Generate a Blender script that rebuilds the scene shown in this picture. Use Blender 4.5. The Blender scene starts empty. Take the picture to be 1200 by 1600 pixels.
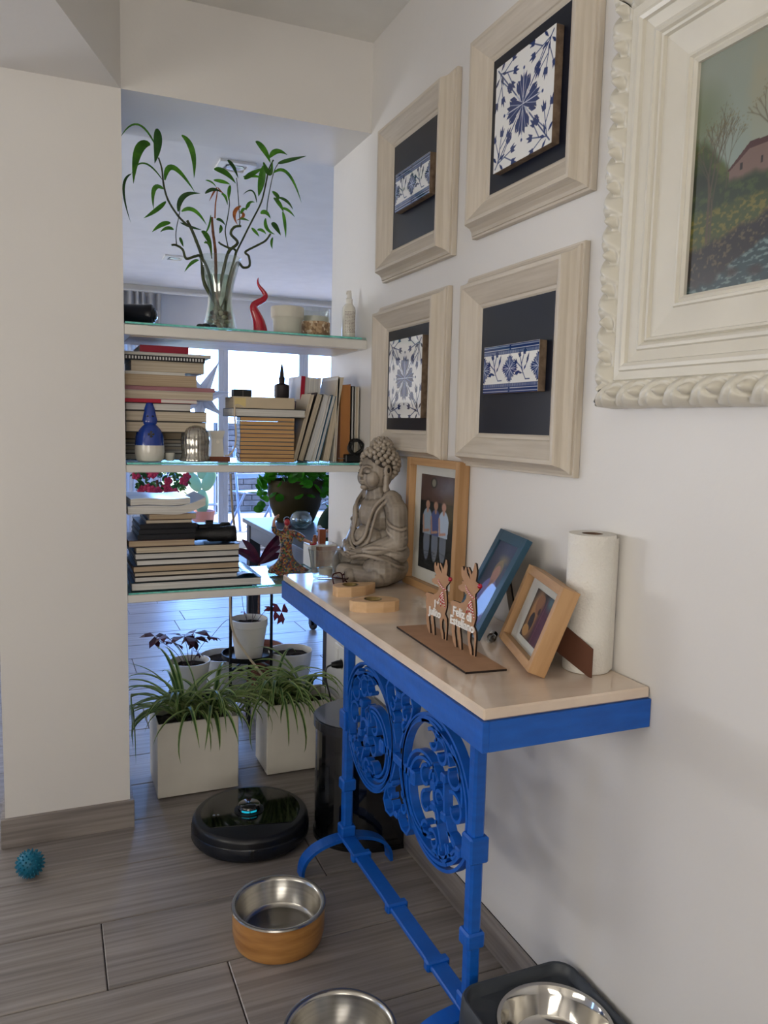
import bpy, math, random
import numpy as np
from mathutils import Vector, Matrix, noise
random.seed(7)
rng = np.random.default_rng(7)
SC = bpy.context.scene
COL = SC.collection
PI = math.pi

# ------------------------------------------------------------------ camera
CAM_R = [[0.92095740, -0.38896868, 0.02325594], [-0.02150729, -0.11033238, -0.99366202], [0.38906928, 0.91462021, -0.10997709]]
cd = bpy.data.cameras.new('camera'); cam = bpy.data.objects.new('camera', cd); COL.objects.link(cam)
r_, d_, f_ = [Vector(v) for v in CAM_R]
mw = Matrix((r_, -d_, -f_)).transposed().to_4x4(); mw.translation = Vector((0, 0, 1.27)); cam.matrix_world = mw
cd.sensor_fit = 'VERTICAL'; cd.sensor_height = 24.0; cd.lens = 1223.7 / 1600 * 24.0
cd.clip_start = 0.02; cd.clip_end = 200
SC.camera = cam
# ------------------------------------------------------------------ world, lights, exposure
SC.view_settings.view_transform = 'Standard'; SC.view_settings.look = 'None'
SC.view_settings.gamma = 1.0; SC.view_settings.use_curve_mapping = False
SC.view_settings.exposure = EXPOSURE = 0.0
SC.cycles.use_denoising = True
SC.cycles.max_bounces = 10; SC.cycles.diffuse_bounces = 6; SC.cycles.transparent_max_bounces = 16
SC.cycles.sample_clamp_indirect = 6.0; SC.cycles.caustics_refractive = False
w = bpy.data.worlds.new('sky'); SC.world = w; w.use_nodes = True
nt = w.node_tree; bg = nt.nodes['Background']
tc = nt.nodes.new('ShaderNodeTexCoord'); sx = nt.nodes.new('ShaderNodeSeparateXYZ'); cr = nt.nodes.new('ShaderNodeValToRGB')
nt.links.new(tc.outputs['Generated'], sx.inputs[0]); nt.links.new(sx.outputs['Z'], cr.inputs[0]); nt.links.new(cr.outputs[0], bg.inputs[0])
cr.color_ramp.elements[0].position = 0.0; cr.color_ramp.elements[0].color = (0.31, 0.53, 1.0, 1)
cr.color_ramp.elements[1].position = 0.75; cr.color_ramp.elements[1].color = (0.14, 0.33, 1.0, 1)
e = cr.color_ramp.elements.new(0.22); e.color = (0.22, 0.44, 1.0, 1)
bg.inputs[1].default_value = 16.0
def area(name, loc, rot, sx_, sy_, power, color=(1, 1, 1), portal=False, spread=180):
    l = bpy.data.lights.new(name, 'AREA'); l.shape = 'RECTANGLE'; l.size = sx_; l.size_y = sy_
    l.energy = power; l.color = color; l.spread = math.radians(spread)
    if portal: l.cycles.is_portal = True
    o = bpy.data.objects.new(name, l); COL.objects.link(o); o.location = loc; o.rotation_euler = rot
    return o
area('garden_window_portal', (2.0, 7.72, 1.05), (-PI / 2, 0, 0), 4.0, 2.1, 1, portal=True)
# added near room fill lamps, behind the camera and by the left wall
area('back_fill', (-1.2, -2.42, 1.3), (PI / 2 + .85, 0, 0), 1.8, 2.0, 71, (1.0, 0.945, 0.86))
area('left_fill', (-2.52, 0.6, 1.45), (0, -PI / 2 - .45, 0), 1.1, 1.4, 32, (1.0, 0.955, 0.86))
area('living_side_fill', (-3.40, 5.3, 1.35), (0, -PI / 2 - .9, 0), 1.5, 2.2, 185, (0.93, 0.95, 1.0))  # added to brighten the living room ceiling; no window is known there

sl = bpy.data.lights.new('sun', 'SUN'); sl.energy = 30; sl.angle = .009; sl.color = (1.0, .93, .80)
so = bpy.data.objects.new('sun', sl); COL.objects.link(so); so.rotation_euler = (math.radians(-8), math.radians(42), 0)

# ------------------------------------------------------------------ materials
def lin(h):
    if isinstance(h, str):
        h = h.lstrip('#'); c = [int(h[i:i + 2], 16) / 255 for i in (0, 2, 4)]
    else: c = list(h)
    return tuple(x / 12.92 if x <= 0.04045 else ((x + 0.055) / 1.055) ** 2.4 for x in c)
MATS = {}
def mat(name, col, rough=0.5, metal=0.0, col2=None, scale=(8, 8, 8), detail=4, bump=0.0, bscale=None, coat=0.0,
        spec=0.5, alpha=None, trans=0.0, ior=1.45, emit=None, estr=0.0, rand=0.0, contrast=(0.35, 0.65), sss=0.0):
    if name in MATS: return MATS[name]
    m = bpy.data.materials.new(name); m.use_nodes = True; n = m.node_tree; b = n.nodes['Principled BSDF']
    c1 = lin(col) + (1,)
    b.inputs['Base Color'].default_value = c1; b.inputs['Roughness'].default_value = rough
    b.inputs['Metallic'].default_value = metal; b.inputs['Specular IOR Level'].default_value = spec
    b.inputs['Coat Weight'].default_value = coat; b.inputs['Coat Roughness'].default_value = 0.06
    b.inputs['Transmission Weight'].default_value = trans; b.inputs['IOR'].default_value = ior
    if sss: b.inputs['Subsurface Weight'].default_value = sss; b.inputs['Subsurface Radius'].default_value = (.02, .02, .02)
    if emit: b.inputs['Emission Color'].default_value = lin(emit) + (1,); b.inputs['Emission Strength'].default_value = estr
    tco = n.nodes.new('ShaderNodeTexCoord'); mp = n.nodes.new('ShaderNodeMapping'); mp.inputs['Scale'].default_value = scale
    n.links.new(tco.outputs['Object'], mp.inputs[0])
    ns = n.nodes.new('ShaderNodeTexNoise'); ns.inputs['Scale'].default_value = 1.0; ns.inputs['Detail'].default_value = detail
    n.links.new(mp.outputs[0], ns.inputs[0])
    last = None
    c2 = lin(col2) if col2 else tuple(min(1, x * 0.93) for x in c1[:3])
    rp = n.nodes.new('ShaderNodeValToRGB'); rp.color_ramp.elements[0].position = contrast[0]; rp.color_ramp.elements[1].position = contrast[1]
    rp.color_ramp.elements[0].color = c1; rp.color_ramp.elements[1].color = tuple(c2) + (1,)
    n.links.new(ns.outputs['Fac'], rp.inputs[0]); last = rp.outputs[0]
    if rand:
        oi = n.nodes.new('ShaderNodeObjectInfo'); mr = n.nodes.new('ShaderNodeMapRange')
        mr.inputs['To Min'].default_value = 1 - rand; mr.inputs['To Max'].default_value = 1 + rand
        n.links.new(oi.outputs['Random'], mr.inputs[0])
        hs = n.nodes.new('ShaderNodeHueSaturation'); n.links.new(mr.outputs[0], hs.inputs['Value']); n.links.new(last, hs.inputs['Color']); last = hs.outputs[0]
        ad = n.nodes.new('ShaderNodeVectorMath'); ad.operation = 'ADD'
        mu = n.nodes.new('ShaderNodeMath'); mu.operation = 'MULTIPLY'; mu.inputs[1].default_value = 37.0
        n.links.new(oi.outputs['Random'], mu.inputs[0]); n.links.new(mp.outputs[0], ad.inputs[0]); n.links.new(mu.outputs[0], ad.inputs[1]); n.links.new(ad.outputs[0], ns.inputs[0])
    n.links.new(last, b.inputs['Base Color'])
    if bump:
        bp = n.nodes.new('ShaderNodeBump'); bp.inputs['Strength'].default_value = bump; bp.inputs['Distance'].default_value = 0.003
        if bscale:
            n2 = n.nodes.new('ShaderNodeTexNoise'); n2.inputs['Scale'].default_value = bscale; n2.inputs['Detail'].default_value = 5
            n.links.new(tco.outputs['Object'], n2.inputs[0]); n.links.new(n2.outputs['Fac'], bp.inputs['Height'])
        else: n.links.new(ns.outputs['Fac'], bp.inputs['Height'])
        n.links.new(bp.outputs[0], b.inputs['Normal'])
    MATS[name] = m; return m
def vcol_mat(name, rough=0.5, coat=0.0):
    if name in MATS: return MATS[name]
    m = bpy.data.materials.new(name); m.use_nodes = True; n = m.node_tree; b = n.nodes['Principled BSDF']
    a = n.nodes.new('ShaderNodeAttribute'); a.attribute_name = 'Col'; n.links.new(a.outputs['Color'], b.inputs['Base Color'])
    b.inputs['Roughness'].default_value = rough; b.inputs['Coat Weight'].default_value = coat; b.inputs['Coat Roughness'].default_value = 0.05
    MATS[name] = m; return m
def clear_mat(name, tint=(1, 1, 1), refl=0.12, rough=0.02, pw=3.5, edge=.75):
    if name in MATS: return MATS[name]
    m = bpy.data.materials.new(name); m.use_nodes = True; n = m.node_tree; n.nodes.remove(n.nodes['Principled BSDF'])
    t = n.nodes.new('ShaderNodeBsdfTransparent'); t.inputs[0].default_value = tint + (1,)
    g = n.nodes.new('ShaderNodeBsdfGlossy'); g.inputs['Roughness'].default_value = rough
    f = n.nodes.new('ShaderNodeLayerWeight'); f.inputs[0].default_value = .5
    pw_ = n.nodes.new('ShaderNodeMath'); pw_.operation = 'POWER'; pw_.inputs[1].default_value = pw; n.links.new(f.outputs['Facing'], pw_.inputs[0])
    ma = n.nodes.new('ShaderNodeMath'); ma.operation = 'MULTIPLY_ADD'; ma.use_clamp = True; ma.inputs[1].default_value = edge; ma.inputs[2].default_value = refl * .3; n.links.new(pw_.outputs[0], ma.inputs[0])
    mx = n.nodes.new('ShaderNodeMixShader'); n.links.new(ma.outputs[0], mx.inputs[0]); n.links.new(t.outputs[0], mx.inputs[1]); n.links.new(g.outputs[0], mx.inputs[2])
    n.links.new(mx.outputs[0], n.nodes['Material Output'].inputs[0]); MATS[name] = m; return m

WALL = mat('wall_paint', '#dddad6', 0.38, bump=0.25, bscale=28, col2='#d8d5d2', scale=(1.2, 1.2, 1.2), spec=0.35)
CEIL = mat('ceiling_paint', '#e4e2dd', 0.6, col2='#dfddd8')
WHITE = mat('white_lacquer', '#dfdcd6', 0.3, col2='#d8d5cf', scale=(3, 3, 3))
WHITECER = mat('white_ceramic', '#ddd9cf', 0.22, coat=0.4)
PLANK = mat('grey_wood_tile', '#9a928d', 0.36, col2='#716a67', scale=(2.4, 75, 75), detail=7, bump=0.2, rand=0.06, contrast=(0.28, 0.74), spec=0.35)
GROUT = mat('grout', '#1f1c1b', 0.9)
BLUE = mat('blue_enamel_paint', '#0d5cbd', 0.38, col2='#0a53ae', scale=(12, 12, 60), bump=0.3, bscale=45)
MARBLE = mat('cream_marble', '#e3d2c0', 0.12, col2='#d3bfac', scale=(5, 9, 5), detail=8, coat=0.5)
BLACKP = mat('black_plastic', '#0c0d10', 0.35, col2='#0a0b0d')
BLACKG = mat('black_gloss', '#08090c', 0.08, col2='#08090b', coat=0.8)
STEEL = mat('brushed_steel', '#b9b6b0', 0.22, metal=1.0, col2='#a8a5a0', scale=(2, 2, 120))
STEELP = mat('polished_steel', '#cfccc6', 0.09, metal=1.0)
BLACKM = mat('black_metal', '#0e0e10', 0.45, metal=0.3)
OAK = mat('light_oak', '#bd966c', 0.5, col2='#aa8258', scale=(60, 60, 5), detail=5, bump=0.1)
OAKH = mat('light_oak_across', '#bd966c', 0.5, col2='#aa8258', scale=(5, 60, 60), detail=5, bump=0.1)
PALEOAK = mat('pale_washed_wood', '#cbbfad', 0.5, col2='#b7ab9a', scale=(9, 9, 70), detail=5, bump=0.12)
BEECH = mat('beech_wood', '#d9b58c', 0.5, col2='#c9a277', scale=(6, 40, 40), detail=4)
BAMBOOW = mat('amber_bamboo_wood', '#bd8a4c', 0.35, col2='#7d4a22', scale=(7, 7, 55), detail=6, coat=0.4, contrast=(0.3, 0.8))
MDF = mat('laser_cut_board', '#a98263', 0.75, col2='#a07a5c', scale=(30, 30, 30))
CHAR = mat('charred_board_edge', '#20130e', 0.8)
PAPER = mat('book_pages', '#c9bda9', 0.8, col2='#b3a692', scale=(4, 4, 420), detail=2, rand=0.09, bump=0.1)
PAPERT = mat('tan_book_pages', '#c39c6b', 0.85, col2='#b08a5c', scale=(4, 4, 380), detail=2, rand=0.05)
PAPERTN = mat('soft_tan_book_pages', '#b8a48a', 0.85, col2='#a59279', scale=(4, 4, 380), detail=2, rand=0.05)
PAPERW = mat('white_book_pages', '#d7d5d0', 0.8, col2='#bdbab4', scale=(4, 4, 420), detail=2, rand=0.05)
SOIL = mat('potting_soil', '#2a1c15', 0.95, col2='#120b08', scale=(90, 90, 90), bump=1.0)
GLASS = clear_mat('clear_glass', (0.93, 0.95, 0.95), 0.4, pw=1.6)
PANE = clear_mat('window_glass', (0.97, 0.985, 0.98), 0.08)
GLASSEDGE = mat('green_glass_edge', '#7fd6c8', 0.1, col2='#58b9ae', scale=(70, 5, 5), coat=0.6)
NAVY = mat('navy_board', '#0f1626', 0.3, col2='#0e1423', spec=0.5)
LEAF = mat('bamboo_leaf', '#4f8a22', 0.4, col2='#35661a', scale=(30, 30, 30), rand=0.3, spec=0.5)
LEAFD = mat('dark_leaf', '#2f5a20', 0.4, col2='#224618', scale=(30, 30, 30), rand=0.3)
LEAFP = mat('pilea_leaf', '#3f8a1d', 0.35, col2='#2e6d17', scale=(20, 20, 20), rand=0.35)
STEM = mat('green_cane', '#3d4a1f', 0.45, col2='#262f14', scale=(60, 60, 60))
CANE = mat('brown_cane', '#7d4b26', 0.55, col2='#5b3218', scale=(20, 20, 90))
DRYL = mat('dry_leaf', '#a8632e', 0.7, col2='#8a4a20', scale=(60, 60, 60))
def translucent(m, amt):
    n = m.node_tree; b = n.nodes['Principled BSDF']; t = n.nodes.new('ShaderNodeBsdfTranslucent'); x = n.nodes.new('ShaderNodeMixShader'); x.inputs[0].default_value = amt
    src = b.inputs['Base Color'].links[0].from_socket if b.inputs['Base Color'].links else None
    if src: n.links.new(src, t.inputs[0])
    else: t.inputs[0].default_value = b.inputs['Base Color'].default_value
    n.links.new(b.outputs[0], x.inputs[1]); n.links.new(t.outputs[0], x.inputs[2]); n.links.new(x.outputs[0], n.nodes['Material Output'].inputs[0]); return m
translucent(LEAF, .35); translucent(LEAFD, .25); translucent(LEAFP, .4)
PURPLE = mat('oxalis_leaf', '#4a1230', 0.5, col2='#2c0a1d', scale=(30, 30, 30), rand=0.3)
RED = mat('red_gloss', '#b00f2e', 0.15, col2='#a00c28', coat=0.6)
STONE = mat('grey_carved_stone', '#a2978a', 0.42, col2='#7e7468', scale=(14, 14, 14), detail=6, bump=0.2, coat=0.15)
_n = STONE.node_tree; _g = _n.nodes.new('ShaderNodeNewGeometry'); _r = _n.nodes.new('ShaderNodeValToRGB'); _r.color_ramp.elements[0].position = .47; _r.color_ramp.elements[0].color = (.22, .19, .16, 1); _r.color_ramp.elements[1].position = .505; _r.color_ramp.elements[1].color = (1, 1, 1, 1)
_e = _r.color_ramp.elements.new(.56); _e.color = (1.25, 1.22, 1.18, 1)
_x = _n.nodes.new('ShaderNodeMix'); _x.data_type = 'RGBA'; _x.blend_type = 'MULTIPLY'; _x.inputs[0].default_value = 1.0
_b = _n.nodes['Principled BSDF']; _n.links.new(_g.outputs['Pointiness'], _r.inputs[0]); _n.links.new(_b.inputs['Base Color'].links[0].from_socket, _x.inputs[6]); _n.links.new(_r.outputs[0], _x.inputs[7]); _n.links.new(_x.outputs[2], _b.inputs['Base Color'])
STONED = mat('stone_crevice', '#3a342e', 0.7, col2='#2c2723')
RUBBER = mat('grey_plastic', '#3c4148', 0.42, col2='#383d44')

# ------------------------------------------------------------------ mesh helpers
class MB:
    def __init__(s): s.v = []; s.f = []; s.mi = []
    def add(s, vs, fs, mi=0):
        o = len(s.v); s.v += [tuple(p) for p in vs]; s.f += [tuple(i + o for i in f) for f in fs]; s.mi += [mi] * len(fs); return s
    def box(s, x0, x1, y0, y1, z0, z1, mi=0, M=None):
        vs = [(x, y, z) for x in (x0, x1) for y in (y0, y1) for z in (z0, z1)]
        if M is not None: vs = [tuple(M @ Vector(p)) for p in vs]
        return s.add(vs, [(0, 1, 3, 2), (4, 6, 7, 5), (0, 4, 5, 1), (2, 3, 7, 6), (0, 2, 6, 4), (1, 5, 7, 3)], mi)
    def bbox(s, x0, x1, y0, y1, z0, z1, b=0.003, mi=0, M=None):
        # box with chamfered edges
        xs = (x0, x1); ys = (y0, y1); zs = (z0, z1); vs = []; idx = {}
        for i in (0, 1):
            for j in (0, 1):
                for k in (0, 1):
                    sx_, sy_, sz_ = (1, -1)[i], (1, -1)[j], (1, -1)[k]
                    for a, q in enumerate(((0, b, b), (b, 0, b), (b, b, 0))):
                        idx[i, j, k, a] = len(vs); vs.append((xs[i] + sx_ * q[0], ys[j] + sy_ * q[1], zs[k] + sz_ * q[2]))
        fs = []
        for a in range(3):
            o = [t for t in range(3) if t != a]
            for v in (0, 1):
                def K(p, q, aa):
                    t = [0, 0, 0]; t[a] = v; t[o[0]] = p; t[o[1]] = q; return idx[tuple(t) + (aa,)]
                fs.append((K(0, 0, a), K(1, 0, a), K(1, 1, a), K(0, 1, a)))
        for a in range(3):
            o = [t for t in range(3) if t != a]
            for p in (0, 1):
                for q in (0, 1):
                    def K(v, aa):
                        t = [0, 0, 0]; t[a] = v; t[o[0]] = p; t[o[1]] = q; return idx[tuple(t) + (aa,)]
                    fs.append((K(0, o[0]), K(1, o[0]), K(1, o[1]), K(0, o[1])))
        for i in (0, 1):
            for j in (0, 1):
                for k in (0, 1): fs.append((idx[i, j, k, 0], idx[i, j, k, 1], idx[i, j, k, 2]))
        if M is not None: vs = [tuple(M @ Vector(p)) for p in vs]
        return s.add(vs, fs, mi)
    def lathe(s, prof, seg=32, c=(0, 0, 0), mi=0, sx=1.0, sy=1.0, cap0=False, cap1=False):
        n = len(prof); vs = []; fs = []
        for r, z in prof:
            for k in range(seg):
                a = 2 * PI * k / seg; vs.append((c[0] + r * sx * math.cos(a), c[1] + r * sy * math.sin(a), c[2] + z))
        for i in range(n - 1):
            for k in range(seg):
                k2 = (k + 1) % seg; fs.append((i * seg + k, i * seg + k2, (i + 1) * seg + k2, (i + 1) * seg + k))
        if cap0: fs.append(tuple(range(seg))[::-1])
        if cap1: fs.append(tuple((n - 1) * seg + k for k in range(seg)))
        return s.add(vs, fs, mi)
    def tube(s, pts, r, seg=8, mi=0, cap=True):
        pts = [Vector(p) for p in pts]; n = len(pts); rs = r if isinstance(r, (list, tuple)) else [r] * n
        vs = []; fs = []; up = None
        for i, p in enumerate(pts):
            t = (pts[min(i + 1, n - 1)] - pts[max(i - 1, 0)])
            if t.length < 1e-9: t = Vector((0, 0, 1))
            t.normalize()
            if up is None:
                up = Vector((0, 0, 1)) if abs(t.z) < .9 else Vector((1, 0, 0))
            u = (up - t * up.dot(t));
            if u.length < 1e-6: u = t.orthogonal()
            u.normalize(); up = u; v = t.cross(u)
            for k in range(seg):
                a = 2 * PI * k / seg; vs.append(p + (u * math.cos(a) + v * math.sin(a)) * rs[i])
        for i in range(n - 1):
            for k in range(seg):
                k2 = (k + 1) % seg; fs.append((i * seg + k, i * seg + k2, (i + 1) * seg + k2, (i + 1) * seg + k))
        if cap: fs.append(tuple(range(seg))[::-1]); fs.append(tuple((n - 1) * seg + k for k in range(seg)))
        return s.add(vs, fs, mi)
    def prism(s, poly, h0, h1, f, mi=0, mi_side=None):
        # poly 2D, extruded between h0 and h1; f(u, v, h) -> xyz
        n = len(poly); vs = [f(u, v, h0) for u, v in poly] + [f(u, v, h1) for u, v in poly]
        s.add(vs, [tuple(range(n))[::-1], tuple(range(n, 2 * n))], mi)
        o = len(s.v) - 2 * n
        for i in range(n):
            j = (i + 1) % n; s.f.append((o + i, o + j, o + n + j, o + n + i)); s.mi.append(mi if mi_side is None else mi_side)
        return s
    def ball(s, c, r, seg=12, rings=8, mi=0, R=None):
        if not isinstance(r, (tuple, list)): r = (r, r, r)
        vs = []; fs = []
        for i in range(rings + 1):
            th = PI * i / rings
            for k in range(seg):
                a = 2 * PI * k / seg; p = Vector((r[0] * math.sin(th) * math.cos(a), r[1] * math.sin(th) * math.sin(a), r[2] * math.cos(th)))
                if R is not None: p = R @ p
                vs.append(p + Vector(c))
        for i in range(rings):
            for k in range(seg):
                k2 = (k + 1) % seg; fs.append((i * seg + k, (i + 1) * seg + k, (i + 1) * seg + k2, i * seg + k2))
        return s.add(vs, fs, mi)
    def flatbar(s, pts, w, d, f, mi=0):
        # rectangular bar swept along 2D pts; w in-plane width, d depth; f(u, v, h)
        n = len(pts); vs = []; fs = []
        for i, (u, v) in enumerate(pts):
            a = pts[max(i - 1, 0)]; b = pts[min(i + 1, n - 1)]; tx, ty = b[0] - a[0], b[1] - a[1]; L = math.hypot(tx, ty) or 1
            nx, ny = -ty / L, tx / L; ww = w[i] if isinstance(w, (list, tuple)) else w
            for sw, h in ((-1, -d / 2), (1, -d / 2), (1, d / 2), (-1, d / 2)): vs.append(f(u + nx * ww / 2 * sw, v + ny * ww / 2 * sw, h))
        for i in range(n - 1):
            for k in range(4): k2 = (k + 1) % 4; fs.append((4 * i + k, 4 * i + k2, 4 * i + 4 + k2, 4 * i + 4 + k))
        fs += [(3, 2, 1, 0), tuple(4 * (n - 1) + k for k in range(4))]
        return s.add(vs, fs, mi)
    def mesh(s, name, mats, smooth=False):
        m = bpy.data.meshes.new(name); m.from_pydata([tuple(p) for p in s.v], [], s.f)
        for x in (mats if isinstance(mats, (list, tuple)) else [mats]): m.materials.append(x)
        m.polygons.foreach_set('material_index', s.mi)
        import bmesh
        b = bmesh.new(); b.from_mesh(m); bmesh.ops.recalc_face_normals(b, faces=b.faces)
        if smooth:
            for fc in b.faces: fc.smooth = True
            for ed in b.edges:
                if len(ed.link_faces) == 2 and ed.calc_face_angle(0) > math.radians(smooth if smooth > 1 else 40): ed.smooth = False
        b.to_mesh(m); b.free(); m.update(); return m
    def build(s, name, mats, parent=None, smooth=False, loc=None, rot=None):
        return put(name, s.mesh(name, mats, smooth), parent, loc, rot)
def put(name, mesh, parent=None, loc=None, rot=None):
    o = bpy.data.objects.new(name, mesh); COL.objects.link(o)
    if parent: o.parent = parent
    if loc: o.location = loc
    if rot: o.rotation_euler = rot
    return o
def tag(o, label=None, cat=None, group=None, kind=None):
    if label: o['label'] = label
    if cat: o['category'] = cat
    if group: o['group'] = group
    if kind: o['kind'] = kind
    return o
def thing(name, label, cat, loc=(0, 0, 0), rot=(0, 0, 0), group=None):
    o = bpy.data.objects.new(name, None); COL.objects.link(o); o.empty_display_size = 0.05
    o.location = loc; o.rotation_euler = rot; return tag(o, label, cat, group)
def struct(name, mb, m, parent=None, smooth=False, label=None):
    o = mb.build(name, m, parent, smooth); o['kind'] = 'structure'
    if label: o['label'] = label
    return o
def smoothpts(pts, k=6):
    P = [Vector(p) for p in pts]; out = []
    for i in range(len(P) - 1):
        a = P[max(i - 1, 0)]; b = P[i]; c = P[i + 1]; d = P[min(i + 2, len(P) - 1)]
        for j in range(k):
            t = j / k; out.append(0.5 * ((2 * b) + (c - a) * t + (2 * a - 5 * b + 4 * c - d) * t * t + (3 * b - a - 3 * c + d) * t ** 3))
    out.append(P[-1]); return out
XZ = lambda u, v, h: (u, h, v)

# ------------------------------------------------------------------ structure
XW, Y0, YB, ZC, ZH, XL, XP = 0.970, 2.455, 2.822, 2.477, 2.202, 0.2026, -0.150
FARY = 7.6
o = struct('wall_right', MB().box(XW, XW + .15, -2.6, YB, 0, ZC), WALL)
struct('wall_pillar', MB().box(XP, XL, Y0, YB, 0, ZH), WALL)
struct('wall_header', MB().box(XL, XW, Y0, YB, ZH, ZC), WALL)
dx, dy = -.168, -.419; k = 6.0
poly = [(XL, Y0), (XL + dx * k, Y0 + dy * k), (-2.6, Y0 + dy * k), (-2.6, YB), (XL, YB)]
struct('wall_soffit', MB().prism(poly, ZH, ZC, lambda u, v, h: (u, v, h)), WALL)
struct('ceiling', MB().box(-3.6, 5.2, -2.6, FARY + .3, ZC, ZC + .12), CEIL)
struct('wall_left', MB().box(-2.75, -2.6, -2.6, Y0, 0, ZC), WALL)
struct('wall_back', MB().box(-2.75, XW + .15, -2.75, -2.6, 0, ZC), WALL)
bf = MB().box(-2.15, -2.08, -2.6, -2.56, 0, 2.2).box(-.32, -.25, -2.6, -2.56, 0, 2.2).box(-2.08, -.32, -2.6, -2.56, 2.13, 2.2)
d1 = struct('added_door_frame', bf, WHITE)  # added frame out of view, set on solid wall around the fill lamp
struct('added_blind', MB().box(-2.08, -.32, -2.585, -2.58, 0, 2.13), WHITE, d1)  # added sheet out of view, backing the fill lamp; no opening behind
struct('wall_living_right', MB().box(5.05, 5.2, 2.7, FARY + .2, 0, ZC), WALL)
struct('wall_living_left', MB().box(-3.6, -3.45, Y0, FARY + .2, 0, ZC), WALL)
struct('wall_living_near', MB().box(XW + .15, 5.05, YB - .15, YB, 0, ZC).box(-3.45, -2.6, YB - .15, YB, 0, ZC), WALL)
WX0, WX1, WZ = -0.1, 4.0, 2.12
struct('wall_far', MB().box(-3.45, WX0, FARY, FARY + .18, 0, ZC).box(WX1, 5.05, FARY, FARY + .18, 0, ZC).box(WX0, WX1, FARY, FARY + .18, WZ, ZC), WALL)
struct('trim_1', MB().box(-3.45, 5.05, FARY - .05, FARY, ZC - .035, ZC).box(-3.45, 5.05, FARY - .09, FARY - .05, ZC - .05, ZC - .035), WHITE)
# glazed sliding doors of the living room
for n_, (a, b) in enumerate([(-0.1, .78), (.78, 1.54), (1.54, 2.345), (2.345, 3.2), (3.2, 4.0)]):
    y0, y1 = FARY + .05, FARY + .10; t = 0.048
    fr = MB().bbox(a, a + t, y0, y1, 0.02, WZ).bbox(b - t, b, y0, y1, 0.02, WZ).bbox(a + t, b - t, y0, y1, 0.02, .1).bbox(a + t, b - t, y0, y1, WZ - .06, WZ)
    wo = struct('window_%d' % (n_ + 1), fr, mat('window_frame_white', '#c9cbd0', 0.4))
    struct('pane', MB().box(a + t, b - t, y0 + .02, y0 + .028, .1, WZ - .06), PANE, wo)
    if n_ in (1, 2): struct('handle', MB().bbox(b - .034, b - .02, y0 - .03, y0, .98, 1.12), STEEL, wo)
struct('trim_2', MB().box(WX0, WX1, FARY - .0, FARY + .18, 0, .02), mat('threshold_stone', '#b9b5ae', 0.4))
# floor: screed base plus planks laid one by one
FL = struct('floor', MB().box(-3.6, 5.2, -2.75, FARY, -.08, -.004), GROUT)
PW, PLN = 0.2535, 1.2
pm = MB().bbox(0.0012, PLN - .0012, 0.0014, PW - .0014, -.0065, 0, 0.0022).mesh('plank', PLANK)
row = 0
y = 1.7265 - PW * 17
joints = {17: 0.09, 16: 0.358}
starts = [random.uniform(0, PLN) for _ in range(60)]
i = 0
while y < FARY - .02:
    s0 = joints.get(i, starts[i % 60]); x = s0 - math.ceil((s0 + 2.65) / PLN) * PLN
    lim = 5.05 if y > 2.6 else 1.05
    while x < lim:
        if x + PLN <= 5.2:
            p = put('plank', pm, FL, (x, y, 0)); p['kind'] = 'structure'
        x += PLN
    i += 1; y += PW
# baseboards of the same grey tile
BBH = 0.088
bl = MB().bbox(XP - .012, XL + .012, Y0 - .012, Y0, 0, BBH, .001).bbox(XP - .012, XP, Y0, YB, 0, BBH, .001).bbox(XL, XL + .012, Y0, YB, 0, BBH, .001)
struct('baseboard_pillar', bl, PLANK)
br = bpy.data.objects.new('baseboard_right', None)
PLANKY = mat('grey_wood_tile_along', '#9a928d', 0.36, col2='#716a67', scale=(75, 2.4, 75), detail=6, bump=0.16, rand=0.05, contrast=(0.3, 0.75), spec=0.6)
b_ = struct('baseboard_right', MB().box(XW - .004, XW, -2.6, YB, 0, BBH - .001), GROUT)
yy = -2.55
while yy < 2.75:
    a1 = min(yy + .6, YB); t_ = MB().bbox(XW - .012, XW - .003, yy, a1 - .002, 0, BBH, .001).build('tile', PLANKY, b_); t_['kind'] = 'structure'; yy += .6
# the shelves, built between pillar and wall
SH = []
for zt, th in ((1.5565, .038), (1.1425, .031), (.745, .033)):
    a, b, y1 = XL, XW, YB - .03
    if zt < .8: b = .968
    s = struct('trim_%d' % (3 + len(SH)), MB().bbox(a, b, Y0 + .002, y1, zt - th, zt - .008, .002), WHITE, label='white built-in shelf board')
    g = MB().bbox(a + .004, b - .004, Y0 + .001, y1, zt - .0075, zt, .001)
    struct('glass_sheet', g, clear_mat('shelf_glass', (.86, .97, .95), .2), s)
    e_ = struct('glass_edge', MB().box(a + .004, b - .02, Y0 - .0005, Y0 + .0008, zt - .0062, zt - .0012), GLASSEDGE, s)
    SH.append(s)
Z1, Z2, Z3 = 1.5565, 1.1425, .745
struct('shelf_underside', MB().box(XL + .02, XW - .02, Y0 + .03, YB - .05, Z1 - .0395, Z1 - .038), mat('shelf_veneer', '#d9c9b4', 0.35, col2='#c9b69d', scale=(3, 40, 40)), SH[0])
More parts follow.
